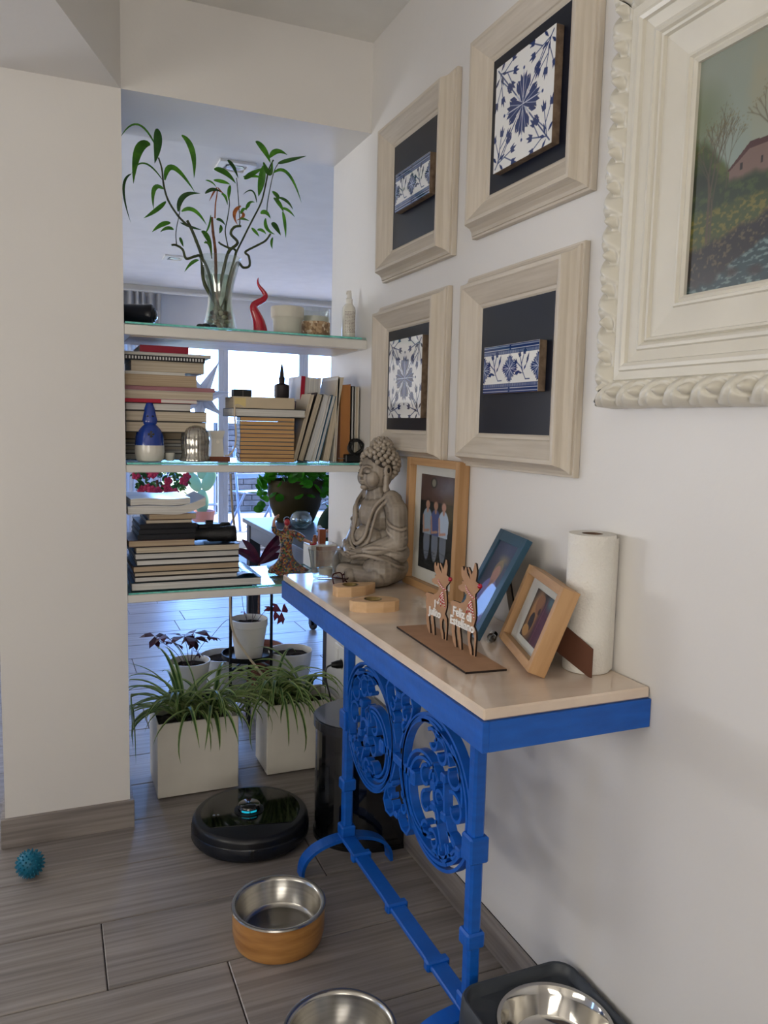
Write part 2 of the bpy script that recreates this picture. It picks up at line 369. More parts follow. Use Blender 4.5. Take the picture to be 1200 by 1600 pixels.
# ceiling downlights of the living room
for x, y, s in ((.83, 3.86, .085), (.875, 6.15, .08)):
    t = thing('ceiling_light', 'square recessed downlight in the living room ceiling, ' + ('the nearer one behind the bamboo' if y < 5 else 'the farther one near the window'), 'light', (x, y, ZC), group=None)
    m_ = MB(); w_ = s; q = s * .62
    m_.box(-w_, w_, -w_, -q, -.012, -.0005).box(-w_, w_, q, w_, -.012, -.0005).box(-w_, -q, -q, q, -.012, -.0005).box(q, w_, -q, q, -.012, -.0005)
    m_.build('frame', WHITE, t)
    MB().lathe([(0, -.004), (q * .8, -.004), (q * .8, -.009), (q * .45, -.006), (0, -.0055)], 24).build('lamp', mat('lamp_lens', '#8b8f96', 0.2, metal=.6), t, True)
BAMBOO_STEMS = [["thick", [[0.4617, 2.585, 1.6998], [0.4514, 2.585, 1.7855], [0.434, 2.585, 1.8352], [0.4168, 2.585, 1.8742], [0.4065, 2.585, 1.8934]], 0.0048], ["thick", [[0.4075, 2.583, 1.8781], [0.3788, 2.583, 1.9031], [0.3486, 2.583, 1.9464], [0.3354, 2.583, 1.9913], [0.3304, 2.583, 2.0369], [0.3207, 2.583, 2.0685]], 0.0028], ["curly", [[0.4697, 2.57, 1.7398], [0.4453, 2.57, 1.7842], [0.4279, 2.57, 1.7838], [0.4002, 2.57, 1.7741], [0.39, 2.57, 1.8003], [0.3696, 2.57, 1.8116], [0.356, 2.57, 1.8102]], 0.0038], ["cane", [[0.4992, 2.595, 1.6765], [0.4978, 2.595, 1.7536], [0.4957, 2.595, 1.8162], [0.4886, 2.595, 1.8709], [0.4851, 2.595, 1.9153]], 0.0045], ["dry", [[0.495, 2.595, 1.9131], [0.4965, 2.595, 1.9546], [0.5007, 2.595, 1.9826], [0.5029, 2.595, 2.0034]], 0.0018], ["curly", [[0.5074, 2.6, 1.6779], [0.5254, 2.6, 1.7641], [0.5398, 2.6, 1.8148], [0.5688, 2.6, 1.846], [0.547, 2.6, 1.8716], [0.5578, 2.6, 1.8938], [0.5796, 2.6, 1.8999]], 0.0045], ["curly", [[0.5384, 2.61, 1.7104], [0.5638, 2.61, 1.8086], [0.5616, 2.61, 1.826], [0.5382, 2.61, 1.8306], [0.5165, 2.61, 1.8388], [0.5093, 2.61, 1.845]], 0.0034], ["thin", [[0.5419, 2.61, 1.8239], [0.5309, 2.61, 1.8789], [0.5381, 2.61, 1.9216], [0.5439, 2.61, 1.9641], [0.5416, 2.61, 2.0125]], 0.0016], ["thick", [[0.5358, 2.615, 1.6824], [0.5612, 2.615, 1.7986], [0.5905, 2.615, 1.8655], [0.6198, 2.615, 1.9255], [0.6493, 2.615, 1.9858], [0.6639, 2.615, 2.0442], [0.6748, 2.615, 2.0951], [0.6896, 2.615, 2.1253]], 0.0026], ["curly", [[0.5415, 2.59, 1.7076], [0.5646, 2.59, 1.7803], [0.5852, 2.59, 1.7682], [0.6057, 2.59, 1.7759], [0.6034, 2.59, 1.8054], [0.5923, 2.59, 1.8184], [0.6328, 2.59, 1.8439], [0.6587, 2.59, 1.8609], [0.675, 2.59, 1.884]], 0.0036], ["thin", [[0.5687, 2.6, 1.8951], [0.576, 2.6, 1.9099], [0.5722, 2.6, 1.9653], [0.5691, 2.6, 2.0066], [0.5647, 2.6, 2.0476]], 0.0014], ["thin", [[0.6644, 2.6, 1.9487], [0.6679, 2.6, 1.9915], [0.6859, 2.6, 2.0784], [0.7044, 2.6, 2.1162]], 0.0014], ["thin", [[0.3717, 2.575, 1.8162], [0.3706, 2.575, 1.8532], [0.3811, 2.575, 1.9083], [0.3846, 2.575, 1.9356]], 0.0012], ["thin", [[0.4822, 2.58, 1.7842], [0.4751, 2.58, 1.818], [0.4611, 2.58, 1.8372]], 0.0014]]
BAMBOO_LEAVES = [[[0.3176, 2.59, 2.1554], [0.3175, 2.576, 2.1052], [0.3061, 2.557, 2.0424], 0.0155], [[0.3171, 2.59, 2.0963], [0.2598, 2.57, 2.1513], [0.2035, 2.547, 2.0916], 0.0042], [[0.2072, 2.59, 2.1247], [0.205, 2.583, 2.0963], [0.206, 2.568, 2.0631], 0.0083], [[0.2974, 2.59, 2.1064], [0.2605, 2.573, 2.076], [0.2431, 2.551, 1.9735], 0.0166], [[0.3331, 2.59, 2.0061], [0.278, 2.569, 2.0418], [0.2364, 2.545, 1.9987], 0.0036], [[0.2407, 2.59, 2.0117], [0.2174, 2.583, 1.9621], [0.2357, 2.568, 1.8627], 0.0048], [[0.3914, 2.59, 2.1474], [0.4257, 2.605, 2.1105], [0.4309, 2.604, 2.0288], 0.0119], [[0.3398, 2.59, 2.007], [0.3684, 2.6, 2.0503], [0.4328, 2.596, 1.9842], 0.0107], [[0.3363, 2.59, 1.9799], [0.3091, 2.598, 1.9783], [0.306, 2.594, 1.9168], 0.0089], [[0.3427, 2.59, 1.944], [0.3105, 2.575, 1.9097], [0.2717, 2.556, 1.8774], 0.0083], [[0.3799, 2.59, 1.9184], [0.3971, 2.589, 1.9661], [0.4456, 2.578, 1.9778], 0.0101], [[0.3902, 2.59, 1.9197], [0.4261, 2.578, 1.9246], [0.4624, 2.559, 1.8794], 0.0083], [[0.3558, 2.59, 1.8817], [0.3266, 2.573, 1.8679], [0.2959, 2.552, 1.8386], 0.0089], [[0.3659, 2.59, 1.8626], [0.3429, 2.57, 1.8592], [0.3198, 2.547, 1.8403], 0.0071], [[0.385, 2.59, 1.841], [0.3868, 2.575, 1.8246], [0.3898, 2.555, 1.8055], 0.0059], [[0.3866, 2.59, 1.8854], [0.4235, 2.605, 1.8793], [0.455, 2.605, 1.8747], 0.0054], [[0.451, 2.59, 1.8655], [0.4719, 2.601, 1.8529], [0.4856, 2.598, 1.8143], 0.0107], [[0.4594, 2.59, 1.8321], [0.4788, 2.6, 1.8292], [0.4853, 2.596, 1.7931], 0.0059], [[0.4431, 2.59, 1.7766], [0.4222, 2.6, 1.7679], [0.3992, 2.596, 1.7374], 0.0065], [[0.4913, 2.59, 2.0619], [0.5235, 2.574, 2.0498], [0.5525, 2.554, 2.0164], 0.0119], [[0.5338, 2.59, 2.0952], [0.5493, 2.579, 2.0739], [0.5621, 2.562, 2.0355], 0.0077], [[0.5878, 2.59, 2.0446], [0.6138, 2.592, 2.0648], [0.6497, 2.584, 2.0863], 0.0101], [[0.5842, 2.59, 2.051], [0.6222, 2.597, 2.0602], [0.6503, 2.591, 2.0557], 0.0059], [[0.6237, 2.59, 2.165], [0.6539, 2.602, 2.1476], [0.6759, 2.6, 2.1085], 0.0125], [[0.6498, 2.59, 2.0949], [0.6459, 2.603, 2.0456], [0.637, 2.602, 2.0006], 0.0143], [[0.698, 2.59, 2.1089], [0.7334, 2.57, 2.1187], [0.7805, 2.546, 2.1314], 0.0083], [[0.6703, 2.59, 2.1223], [0.6943, 2.591, 2.1458], [0.7271, 2.582, 2.1369], 0.0107], [[0.6833, 2.59, 2.0767], [0.7333, 2.594, 2.0821], [0.778, 2.587, 1.994], 0.0071], [[0.6497, 2.59, 2.1053], [0.6699, 2.587, 2.0727], [0.6754, 2.575, 2.1119], 0.0107], [[0.68, 2.59, 2.0188], [0.6922, 2.573, 1.9987], [0.6815, 2.552, 1.9782], 0.0095], [[0.7011, 2.59, 2.0019], [0.728, 2.586, 1.9923], [0.7451, 2.573, 1.9652], 0.0065], [[0.7105, 2.59, 1.9698], [0.7275, 2.57, 1.9601], [0.7436, 2.546, 1.9355], 0.0065], [[0.7144, 2.59, 1.9596], [0.7265, 2.605, 1.9289], [0.7309, 2.605, 1.8805], 0.0071], [[0.6839, 2.59, 1.9982], [0.7062, 2.602, 1.9864], [0.7211, 2.601, 1.9615], 0.0095], [[0.6418, 2.59, 1.9437], [0.6579, 2.589, 1.9489], [0.6716, 2.578, 1.9292], 0.0095], [[0.6808, 2.59, 1.9215], [0.6891, 2.579, 1.9045], [0.7018, 2.561, 1.8761], 0.0113], [[0.6583, 2.59, 1.9316], [0.6658, 2.604, 1.9037], [0.6937, 2.604, 1.8875], 0.0077], [[0.6118, 2.59, 1.8958], [0.6252, 2.59, 1.884], [0.6354, 2.58, 1.8683], 0.0065], [[0.631, 2.59, 1.891], [0.6506, 2.603, 1.8946], [0.6631, 2.602, 1.8837], 0.0065], [[0.6826, 2.59, 1.8742], [0.6813, 2.602, 1.8585], [0.6839, 2.599, 1.839], 0.0054], [[0.4632, 2.59, 1.9832], [0.4873, 2.587, 1.998], [0.5111, 2.576, 1.9893], 0.0071], [[0.4899, 2.59, 2.0277], [0.5183, 2.583, 2.0244], [0.5381, 2.569, 2.0151], 0.0077], [[0.4646, 2.59, 2.0242], [0.4845, 2.591, 2.0204], [0.4968, 2.582, 2.0047], 0.0036], [[0.5425, 2.59, 2.0191], [0.537, 2.584, 1.9949], [0.5334, 2.57, 1.9656], 0.0071], [[0.5147, 2.59, 1.99], [0.5233, 2.573, 1.9766], [0.526, 2.551, 1.9465], 0.0059], [[0.4983, 2.59, 1.9089], [0.5103, 2.579, 1.9044], [0.521, 2.561, 1.8867], 0.0065], [[0.5104, 2.59, 1.8931], [0.5146, 2.6, 1.8819], [0.5089, 2.597, 1.868], 0.0071], [[0.5723, 2.59, 1.9178], [0.5796, 2.568, 1.9144], [0.5934, 2.543, 1.905], 0.0065], [[0.5933, 2.59, 1.9517], [0.6012, 2.568, 1.9662], [0.6112, 2.543, 1.9635], 0.0071], [[0.5758, 2.59, 1.9356], [0.5865, 2.592, 1.9514], [0.5955, 2.584, 1.947], 0.0059], [[0.6283, 2.59, 1.977], [0.6106, 2.578, 2.0079], [0.5761, 2.56, 1.987], 0.0036], [[0.4806, 2.59, 1.9205], [0.4733, 2.588, 1.8815], [0.4537, 2.577, 1.8495], 0.0036]]
DRY_LEAVES = [[[0.5794, 2.6, 1.9628], [0.5577, 2.6, 1.9357], [0.5687, 2.6, 1.9021], 0.012], [[0.5759, 2.6, 1.9449], [0.5846, 2.59, 1.9297], [0.5628, 2.59, 1.9131], 0.01], [[0.5038, 2.6, 2.0103], [0.4918, 2.6, 1.9929], [0.4776, 2.6, 1.9637], 0.006], [[0.5052, 2.6, 2.0105], [0.5145, 2.6, 1.9994], [0.5288, 2.6, 1.9909], 0.005]]
# ------------------------------------------------------------------ painted panels (colour attributes computed here)
class Canvas:
    def __init__(s, w, h, nx, ny, col):
        s.w, s.h, s.nx, s.ny = w, h, nx, ny
        s.U, s.V = np.meshgrid(np.linspace(-w / 2, w / 2, nx), np.linspace(-h / 2, h / 2, ny))
        s.C = np.zeros((ny, nx, 3)); s.C[:] = s.rgb(col); s.soft = 0.6 * w / nx
    def rgb(s, c):
        if isinstance(c, str): c = c.lstrip('#'); return np.array([int(c[i:i + 2], 16) / 255 for i in (0, 2, 4)])
        return np.array(c)
    def blend(s, m, col, a=1.0):
        m = np.clip(m, 0, 1)[..., None] * a; s.C = s.C * (1 - m) + s.rgb(col) * m
    def ell(s, cx, cy, rx, ry, col, rot=0, a=1.0, soft=None):
        c, n = math.cos(rot), math.sin(rot); x = (s.U - cx) * c + (s.V - cy) * n; y = -(s.U - cx) * n + (s.V - cy) * c
        d = (np.sqrt((x / rx) ** 2 + (y / ry) ** 2) - 1) * min(rx, ry); s.blend(.5 - d / (soft or s.soft) / 2, col, a)
    def line(s, x0, y0, x1, y1, wd, col, a=1.0):
        dx, dy = x1 - x0, y1 - y0; L = dx * dx + dy * dy or 1e-12; t = np.clip(((s.U - x0) * dx + (s.V - y0) * dy) / L, 0, 1)
        d = np.hypot(s.U - x0 - t * dx, s.V - y0 - t * dy) - wd / 2; s.blend(.5 - d / s.soft / 2, col, a)
    def poly(s, pts, col, a=1.0):
        ins = np.zeros(s.U.shape, bool); n = len(pts)
        for i in range(n):
            x0, y0 = pts[i]; x1, y1 = pts[(i + 1) % n]
            if y0 == y1: continue
            c = ((s.V >= min(y0, y1)) & (s.V < max(y0, y1))); xi = x0 + (s.V - y0) * (x1 - x0) / (y1 - y0); ins ^= c & (s.U < xi)
        s.blend(ins.astype(float), col, a)
    def mesh(s, name, m):
        me = bpy.data.meshes.new(name); nx, ny = s.nx, s.ny
        vs = np.stack([s.U.ravel(), np.zeros(s.U.size), s.V.ravel()], 1)
        i = np.arange(ny - 1)[:, None] * nx + np.arange(nx - 1)[None, :]
        f = np.stack([i, i + 1, i + nx + 1, i + nx], -1).reshape(-1, 4)
        me.from_pydata(vs.tolist(), [], f.tolist()); me.materials.append(m)
        at = me.color_attributes.new('Col', 'FLOAT_COLOR', 'POINT'); c = np.clip(s.C, 0, 1).reshape(-1, 3)
        l = np.where(c <= .04045, c / 12.92, ((c + .055) / 1.055) ** 2.4)
        at.data.foreach_set('color', np.concatenate([l, np.ones((len(l), 1))], 1).ravel()); return me
def T2(cx, cy, ang, sc=1.0, flip=1):
    c, n = math.cos(ang) * sc, math.sin(ang) * sc
    return lambda x, y: (cx + c * x * flip - n * y, cy + n * x * flip + c * y)
BL, BLL = '#1a3168', '#3b5c9c'
def flower(cv, T, s, col=BL):
    # serrated cornflower pointing along +y from origin
    P = [(-.05, .0), (-.30, .42), (-.30, .62), (-.42, .82), (-.22, .78), (-.20, .98), (-.06, .84), (0, 1.08), (.06, .84), (.20, .98), (.22, .78), (.42, .82), (.30, .62), (.30, .42), (.05, 0)]
    cv.poly([T(x * s * .86, y * s) for x, y in P], col)
    for a in (-.16, 0, .16):
        p, q = T(a * .2 * s, .2 * s), T(a * s * 1.3, .78 * s); cv.line(*p, *q, .0011, '#c9cfdf')
def leafp(cv, T, x0, y0, x1, y1, wd, col=BL):
    mx, my = (x0 + x1) / 2, (y0 + y1) / 2; L = math.hypot(x1 - x0, y1 - y0); nx, ny = -(y1 - y0) / L * wd, (x1 - x0) / L * wd
    cv.poly([T(x0, y0), T(mx + nx, my + ny), T(x1, y1), T(mx - nx, my - ny)], col)
def sprig(cv, T, s):
    for a, b in (((0, 0), (0, .9)), ((0, .25), (-.35, .7)), ((0, .45), (.35, .85))):
        cv.line(*T(a[0] * s, a[1] * s), *T(b[0] * s, b[1] * s), .0023, BL)
    for bx, by, r in ((0, .85, 0), (-.38, .66, .5), (.38, .82, -.5)):
        p = T(bx * s, by * s); c, n = math.cos(r), math.sin(r)
        Q = [(-.10, 0), (-.14, .28), (-.05, .18), (0, .38), (.05, .18), (.14, .28), (.10, 0)]
        cv.poly([T((bx + c * x - n * y) * s, (by + n * x + c * y) * s) for x, y in Q], BL)
    leafp(cv, T, .05 * s, .1 * s, .42 * s, .32 * s, .06 * s); leafp(cv, T, -.05 * s, .02 * s, -.40 * s, .22 * s, .06 * s)
def square_tile(w):
    cv = Canvas(w, w, 210, 210, '#e6e6e4')
    for k in range(4):
        a = k * PI / 2; T = T2(0, 0, a); s = w * .29; flower(cv, T, s)
        Td = T2(0, 0, a + PI / 4); cv.line(*Td(0, 0), *Td(0, w * .66), .0030, BL)
        for sg in (-1, 1):
            leafp(cv, Td, sg * .004, w * .12, sg * w * .085, w * .25, w * .028); leafp(cv, Td, sg * .004, w * .26, sg * w * .05, w * .36, w * .018)
            Tc = T2(*Td(0, w * .60), a + PI / 4 + PI + sg * .55, 1.0); sprig(cv, Tc, w * .29)
        cv.line(*T(0, 0), *T(0, w * .31), .0022, '#cdd3e2'); cv.ell(*T(0, w * .325), .0035, .0035, BL)
        cv.line(*Td(0, 0), *Td(0, w * .16), .0022, '#cdd3e2')
    return cv
def band_tile(w, h):
    cv = Canvas(w, h, 210, 100, '#e6e6e4')
    for sg in (-1, 1):
        cv.poly([(-w / 2, sg * h * .5), (w / 2, sg * h * .5), (w / 2, sg * h * .30), (-w / 2, sg * h * .30)], BL)
        for q in (.465, .40): 
            cv.line(-w / 2, sg * h * q, -.004, sg * h * q, .0013, '#dfe3ea'); cv.line(.004, sg * h * q, w / 2, sg * h * q, .0013, '#dfe3ea')
        x = -w / 2
        while x < w / 2: cv.line(x, sg * h * .315, x, sg * h * .365, .0012, '#c3cbdc'); x += .0042
    for cx in (-w * .5, 0, w * .5):
        for k in range(8): flower(cv, T2(cx, 0, k * PI / 4), h * (.30 if k % 2 == 0 else .24))
        for k in range(8): T = T2(cx, 0, k * PI / 4); cv.line(*T(0, 0), *T(0, h * .2), .0014, '#cdd3e2')
    for cx in (-w * .25, w * .25):
        T = T2(cx - .012, -h * .24, -.1); cv.line(cx + .008, -h * .24, cx + .024, -h * .24, .002, BL); cv.line(cx + .008, -h * .24, cx - .010, 0, .002, BL)
        sprig(cv, T2(cx - .002, -h * .12, .35), h * .42); leafp(cv, T, -.004, .018, -.026, .008, .005); leafp(cv, T, .018, .03, .026, .06, .004)
    return cv
GLAZE = vcol_mat('tile_glaze', 0.06, 0.6); CLAY = mat('tile_clay_body', '#7d6a58', 0.8, col2='#5f4e3f', scale=(60, 60, 60), bump=.6)
def mould(w, h, prof, name, m, parent):
    mb = MB(); n = len(prof)
    vs = []
    for d, hh in prof:
        for sx_, sz_ in ((-1, -1), (1, -1), (1, 1), (-1, 1)): vs.append((sx_ * (w / 2 + d), -hh, sz_ * (h / 2 + d)))
    fs = []; mi = []
    for i in range(n - 1):
        for k in range(4):
            k2 = (k + 1) % 4; fs.append((4 * i + k, 4 * i + k2, 4 * i + 4 + k2, 4 * i + 4 + k)); mi.append(k % 2)
    o = len(mb.v); mb.v += vs; mb.f += fs; mb.mi += mi
    return mb.build(name, m, parent)
WALLROT = (0, 0, -PI / 2)
MOULDV = mat('washed_ash_upright', '#cbc1b2', 0.45, col2='#c0b5a5', scale=(90, 90, 6), detail=5, bump=0.15)
MOULDH = mat('washed_ash_across', '#cbc1b2', 0.45, col2='#c0b5a5', scale=(6, 90, 90), detail=5, bump=0.15)
FPROF = [(-.004, .017), (0, .020), (.006, .021), (.008, .024), (.043, .046), (.046, .049), (.054, .049), (.056, .045), (.060, .032), (.067, .022), (.073, .018), (.0735, .014), (.078, .014), (.079, .012), (.079, 0)]
sqc = square_tile(.225).mesh('painted_glaze', GLAZE); bdc = band_tile(.225, .106).mesh('painted_glaze', GLAZE)
def tile_frame(yc, zc, kind, label, dy=0, dz=0):
    t = thing('tile_picture', label, 'framed tile', (XW - .001, yc, zc), WALLROT, 'framed blue and white tiles on the right wall')
    mould(.302, .302, FPROF, 'frame', [MOULDH, MOULDV], t)
    MB().box(-.155, .155, -.017, -.004, -.155, .155).build('backing_board', NAVY, t)
    w, h = (.225, .225) if kind == 's' else (.225, .106)
    b = MB(); g = b.bbox(-w / 2 + dy, w / 2 + dy, -.036, -.0172, -h / 2 + dz, h / 2 + dz, .0012); tl = b.build('tile', CLAY, t)
    put('glaze', sqc if kind == 's' else bdc, tl, (dy, -.0365, dz))
    return t
tile_frame(2.073, 1.938, 'b', 'pale framed narrow band tile on navy, upper left of the four, nearest the ceiling corner', .022, -.003)
tile_frame(1.508, 1.955, 's', 'pale framed square blue flower tile on navy, top frame beside the gilt-free white painting frame'.replace('gilt-free ', ''), .013, -.003)
tile_frame(2.086, 1.405, 's', 'pale framed square tile shining with window glare, lower left above the buddha', .020, 0)
tile_frame(1.518, 1.404, 'b', 'pale framed narrow band tile on navy, lower right above the wooden photo frames', .013, -.003)

# ------------------------------------------------------------------ landscape painting in carved white frame
PWID, PHEI = .50, .362
def landscape():
    cv = Canvas(PWID, PHEI, 400, 290, '#9fa79a'); U, V = (cv.U / PWID + .5) / .44, cv.V / PHEI + .5; U = np.minimum(U, 2.2)
    r = np.random.default_rng(3)
    def nz(sx_, sy_, seed, o=4):
        sx_ = sx_ * 2.2
        q = np.zeros(U.shape); rr = np.random.default_rng(seed)
        for k in range(o):
            nx_, ny_ = int(sx_ * 2 ** k) + 2, int(sy_ * 2 ** k) + 2; g = rr.random((ny_ + 1, nx_ + 1)); x = U / 2.21 * (nx_ - .01); y = V * (ny_ - .01); x0 = x.astype(int); y0 = y.astype(int)
            fx = x - x0; fy = y - y0; fx = fx * fx * (3 - 2 * fx); fy = fy * fy * (3 - 2 * fy)
            q += ((g[y0, x0] * (1 - fx) + g[y0, x0 + 1] * fx) * (1 - fy) + (g[y0 + 1, x0] * (1 - fx) + g[y0 + 1, x0 + 1] * fx) * fy) / 2 ** k
        return q / (2 - 2 ** (1 - o))
    sm = lambda x, a, b: np.clip((x - a) / (b - a), 0, 1)
    cv.blend(sm(nz(3, 2, 1), .45, .7), '#b3a98c', .7); cv.blend(sm(V, .9, .5) * .6, '#8fa39b')
    # bushes
    top = .60 + .10 * nz(6, 1, 5) - .16 * sm(U, .12, .35)
    cv.blend(sm(top - V, -.02, .03), '#3a4a22'); cv.blend(sm(top - V, .0, .03) * sm(nz(14, 32, 9), .5, .62), '#5f6a2a', .7)
    cv.blend(sm(top - V, .06, .16), '#18240f', .9)
    cv.ell(-.5 * PWID, .08, .05, .05, '#545f2a', a=.4, soft=.03)
    # house
    X = lambda u: (u * .44 - .5) * PWID; Y = lambda v: (v - .5) * PHEI
    cv.poly([(X(.34), Y(.40)), (X(.34), Y(.49)), (X(.50), Y(.555)), (X(1.1), Y(.55)), (X(1.1), Y(.40))], '#80655a')
    cv.poly([(X(.325), Y(.490)), (X(.50), Y(.575)), (X(1.15), Y(.57)), (X(1.15), Y(.545)), (X(.50), Y(.548)), (X(.34), Y(.484))], '#4b2321')
    for u in (.43, .60, .82): cv.poly([(X(u), Y(.475)), (X(u + .02), Y(.475)), (X(u + .02), Y(.505)), (X(u), Y(.505))], '#1c0d0c')
    cv.blend(sm(.445 + .03 * nz(10, 2, 21) - V, 0, .03), '#26361a'); cv.blend(sm(.45 - V, 0, .03) * sm(nz(20, 46, 22), .5, .66), '#55692d', .6)
    # meadow
    me = .36 + .03 * U; cv.blend(sm(me - V, 0, .03), '#43501f'); cv.blend(sm(me - V, 0, .03) * sm(nz(36, 85, 31, 3), .52, .66), '#8a7a30', .8)
    cv.blend(sm(me - .1 - V, 0, .06) * sm(nz(26, 60, 33, 3), .45, .7), '#6d5722', .6)
    bank = .17 + .05 * nz(8, 1, 41) + .09 * sm(U, .1, .7); cv.blend(sm(bank - V, -.01, .02), '#1d1410'); cv.blend(sm(bank - V, -.02, .02) * sm(nz(40, 75, 44, 2), .62, .72), '#a08f63', .5)
    wt = .055 + .14 * sm(U, .2, .75) + .02 * nz(9, 1, 51); cv.blend(sm(wt - V, 0, .02), '#263f42'); cv.blend(sm(wt - V, 0, .02) * sm(nz(22, 95, 55, 3), .56, .64), '#9fb3ac', .65)
    for u, v, a, b in ((.09, .05, .012, .010), (.22, .06, .015, .012), (.42, .07, .010, .008), (.62, .06, .012, .01), (.32, .09, .012, .008)): cv.ell(X(u), Y(v), a, b * .7, '#241712', a=.9, soft=.004)
    def tree(u, v, h, seed, wd=.005):
        rr = random.Random(seed)
        def br(x, y, a, L, w_, d):
            x2, y2 = x + math.cos(a) * L, y + math.sin(a) * L; cv.line(x, y, x2, y2, w_, '#4c4030', .9)
            if d == 0:
                for _ in range(2): cv.ell(x2 + rr.uniform(-.008, .008), y2 + rr.uniform(-.008, .008), .0008, .0008, '#6b5a33', a=.6)
                return
            for q in (-1, 1): br(x2, y2, a + q * rr.uniform(.10, .38), L * rr.uniform(.6, .82), w_ * .6, d - 1)
        br(X(u), Y(v), PI / 2, h, wd, 5)
    cv.C *= .86
    tree(.17, .22, .062, 3, .0055); tree(.20, .22, .055, 8, .0035); tree(.80, .28, .06, 5, .006); tree(.32, .42, .03, 11, .0015); tree(1.4, .25, .06, 15, .006)
    return cv
LP = thing('landscape_painting', 'oil painting of a pink farmhouse by a stream in a wide carved cream frame', 'painting', (XW - .001, 0.760, 1.668), WALLROT)
# opening far edge at y = 1.01
put('canvas', landscape().mesh('canvas', vcol_mat('oil_paint', .35, .2)), LP, (0, -.018, 0))
CREAM = mat('cream_gloss_frame_paint', '#d8d3c6', 0.3, col2='#d2cdc0', coat=.2)
OPROF = [(-.003, .016), (-.003, .024), (.002, .028), (.006, .026), (.009, .031), (.013, .031), (.015, .027), (.058, .034), (.060, .040), (.064, .041), (.066, .037), (.069, .043), (.073, .046), (.078, .045), (.080, .040), (.098, .045), (.100, .051), (.106, .054), (.112, .053), (.114, .047), (.128, .049), (.130, .044)]
mould(PWID, PHEI, OPROF, 'frame', [CREAM, CREAM], LP)
mould(PWID, PHEI, [(.174, .012), (.176, .010), (.176, 0)], 'frame_edge', [CREAM, CREAM], LP)
def carved():
    mb = MB(); per = .058; ns = 18
    W2, H2 = PWID / 2 + .130, PHEI / 2 + .130; band = .046
    for side in range(4):
        L = 2 * (W2 + band) if side % 2 == 0 else 2 * (H2 + band); N = int(L / .0026); vs = []
        for i in range(N + 1):
            s_ = -L / 2 + L * i / N
            for j in range(ns + 1):
                t = j / ns; d = t * band; half = (W2 if side % 2 == 0 else H2) + d
                sc_ = max(-half, min(half, s_)); ph = (sc_ / per) % 1.0
                # acanthus scroll relief: leaning leaf lobes with veins and a curled tip
                base = .044 + .022 * math.sin(PI * min(1, t * 1.02)) ** .7
                leaf = abs(math.sin(PI * (ph + .55 * t))); lobe = leaf ** .55
                dx_, dy_ = (ph - .62), (t - .42) * .9; rr = math.hypot(dx_, dy_); curl = math.exp(-(rr / .12) ** 2) * .011 - math.exp(-((rr - .22) / .06) ** 2) * .009
                vein = -.0045 * math.exp(-((math.sin(PI * (ph + .55 * t + .5)) / .14) ** 2))
                hh = (base * (0.72 + .28 * lobe) + curl + vein) * (1 if t < .97 else .3)
                if j == 0: hh = .044
                dd = d + (.004 * (lobe - .6) if t > .6 else 0)
                a = (W2 if side % 2 else H2) + dd
                u_, v_ = (sc_, -a) if side == 0 else (a, sc_) if side == 1 else (-sc_, a) if side == 2 else (-a, -sc_)
                vs.append((u_, -hh, v_))
        fs = [(i * (ns + 1) + j, i * (ns + 1) + j + 1, (i + 1) * (ns + 1) + j + 1, (i + 1) * (ns + 1) + j) for i in range(N) for j in range(ns)]
        o = len(mb.v); mb.v += vs; mb.f += [tuple(q + o for q in f) for f in fs]; mb.mi += [0] * len(fs)
    return mb
cm = carved().mesh('carved_border', CREAM)
for p_ in cm.polygons: p_.use_smooth = True
put('carved_border', cm, LP)

# ------------------------------------------------------------------ console table of blue wrought iron
ZT = .820; TX0, TY0, TY1 = .627, 1.048, 2.245
TB = thing('console_table', 'bright blue wrought iron console table with cream marble top against the right wall', 'table', (0, 0, 0))
MB().bbox(TX0 + .003, XW - .002, TY0 + .004, TY1 - .004, ZT - .020, ZT, .003).build('marble_top', MARBLE, TB)
ap = MB().bbox(TX0, TX0 + .012, TY0, TY1, ZT - .072, ZT - .0205, .001).bbox(TX0 + .012, XW - .001, TY0, TY0 + .012, ZT - .072, ZT - .0205, .001).bbox(TX0 + .012, XW - .001, TY1 - .012, TY1, ZT - .072, ZT - .0205, .001).box(XW - .013, XW - .001, TY0 + .012, TY1 - .012, ZT - .07, ZT - .021)
ap.build('apron', BLUE, TB)
LX = .755; LY = (1.275, 1.995)
def hexbar(mb, x, y, z0, z1, r0, r1):
    n = 8; return mb.lathe([(r0, z0), (r1, z1)], n, (x, y, 0), cap0=True, cap1=True)
for q, y in enumerate(LY):
    L = MB(); L.bbox(LX - .014, LX + .014, y - .014, y + .014, .10, ZT - .072, .005).build('leg', BLUE, TB)
    for z, hh, w_ in ((.118, .032, .021), (.255, .034, .020), (.445, .055, .021), (.722, .045, .022)):
        MB().bbox(LX - w_, LX + w_, y - w_, y + w_, z - hh / 2, z + hh / 2, .004).build('collar', BLUE, TB)
    # arched floor foot
    pts = [(LX - .135 + .27 * k / 24, 0) for k in range(25)]
    ar = []
    for k in range(29):
        a = PI - PI * k / 28; ar.append((LX + .135 * math.cos(a) * (1 if abs(math.cos(a)) < .98 else 1), .004 + .092 * math.sin(a) ** .75))
    MB().flatbar(ar, .009, .042, lambda u, v, h, y=y: (u, y + h, max(v, .0005))).build('foot', BLUE, TB)
MB().bbox(LX - .021, LX + .021, LY[0] - .02, LY[1] + .02, .092, .104, .003).build('stretcher', BLUE, TB)
for y in (1.88, 1.64, 1.42): MB().bbox(LX - .028, LX + .028, y - .011, y + .011, .086, .111, .004).build('stretcher_collar', BLUE, TB)
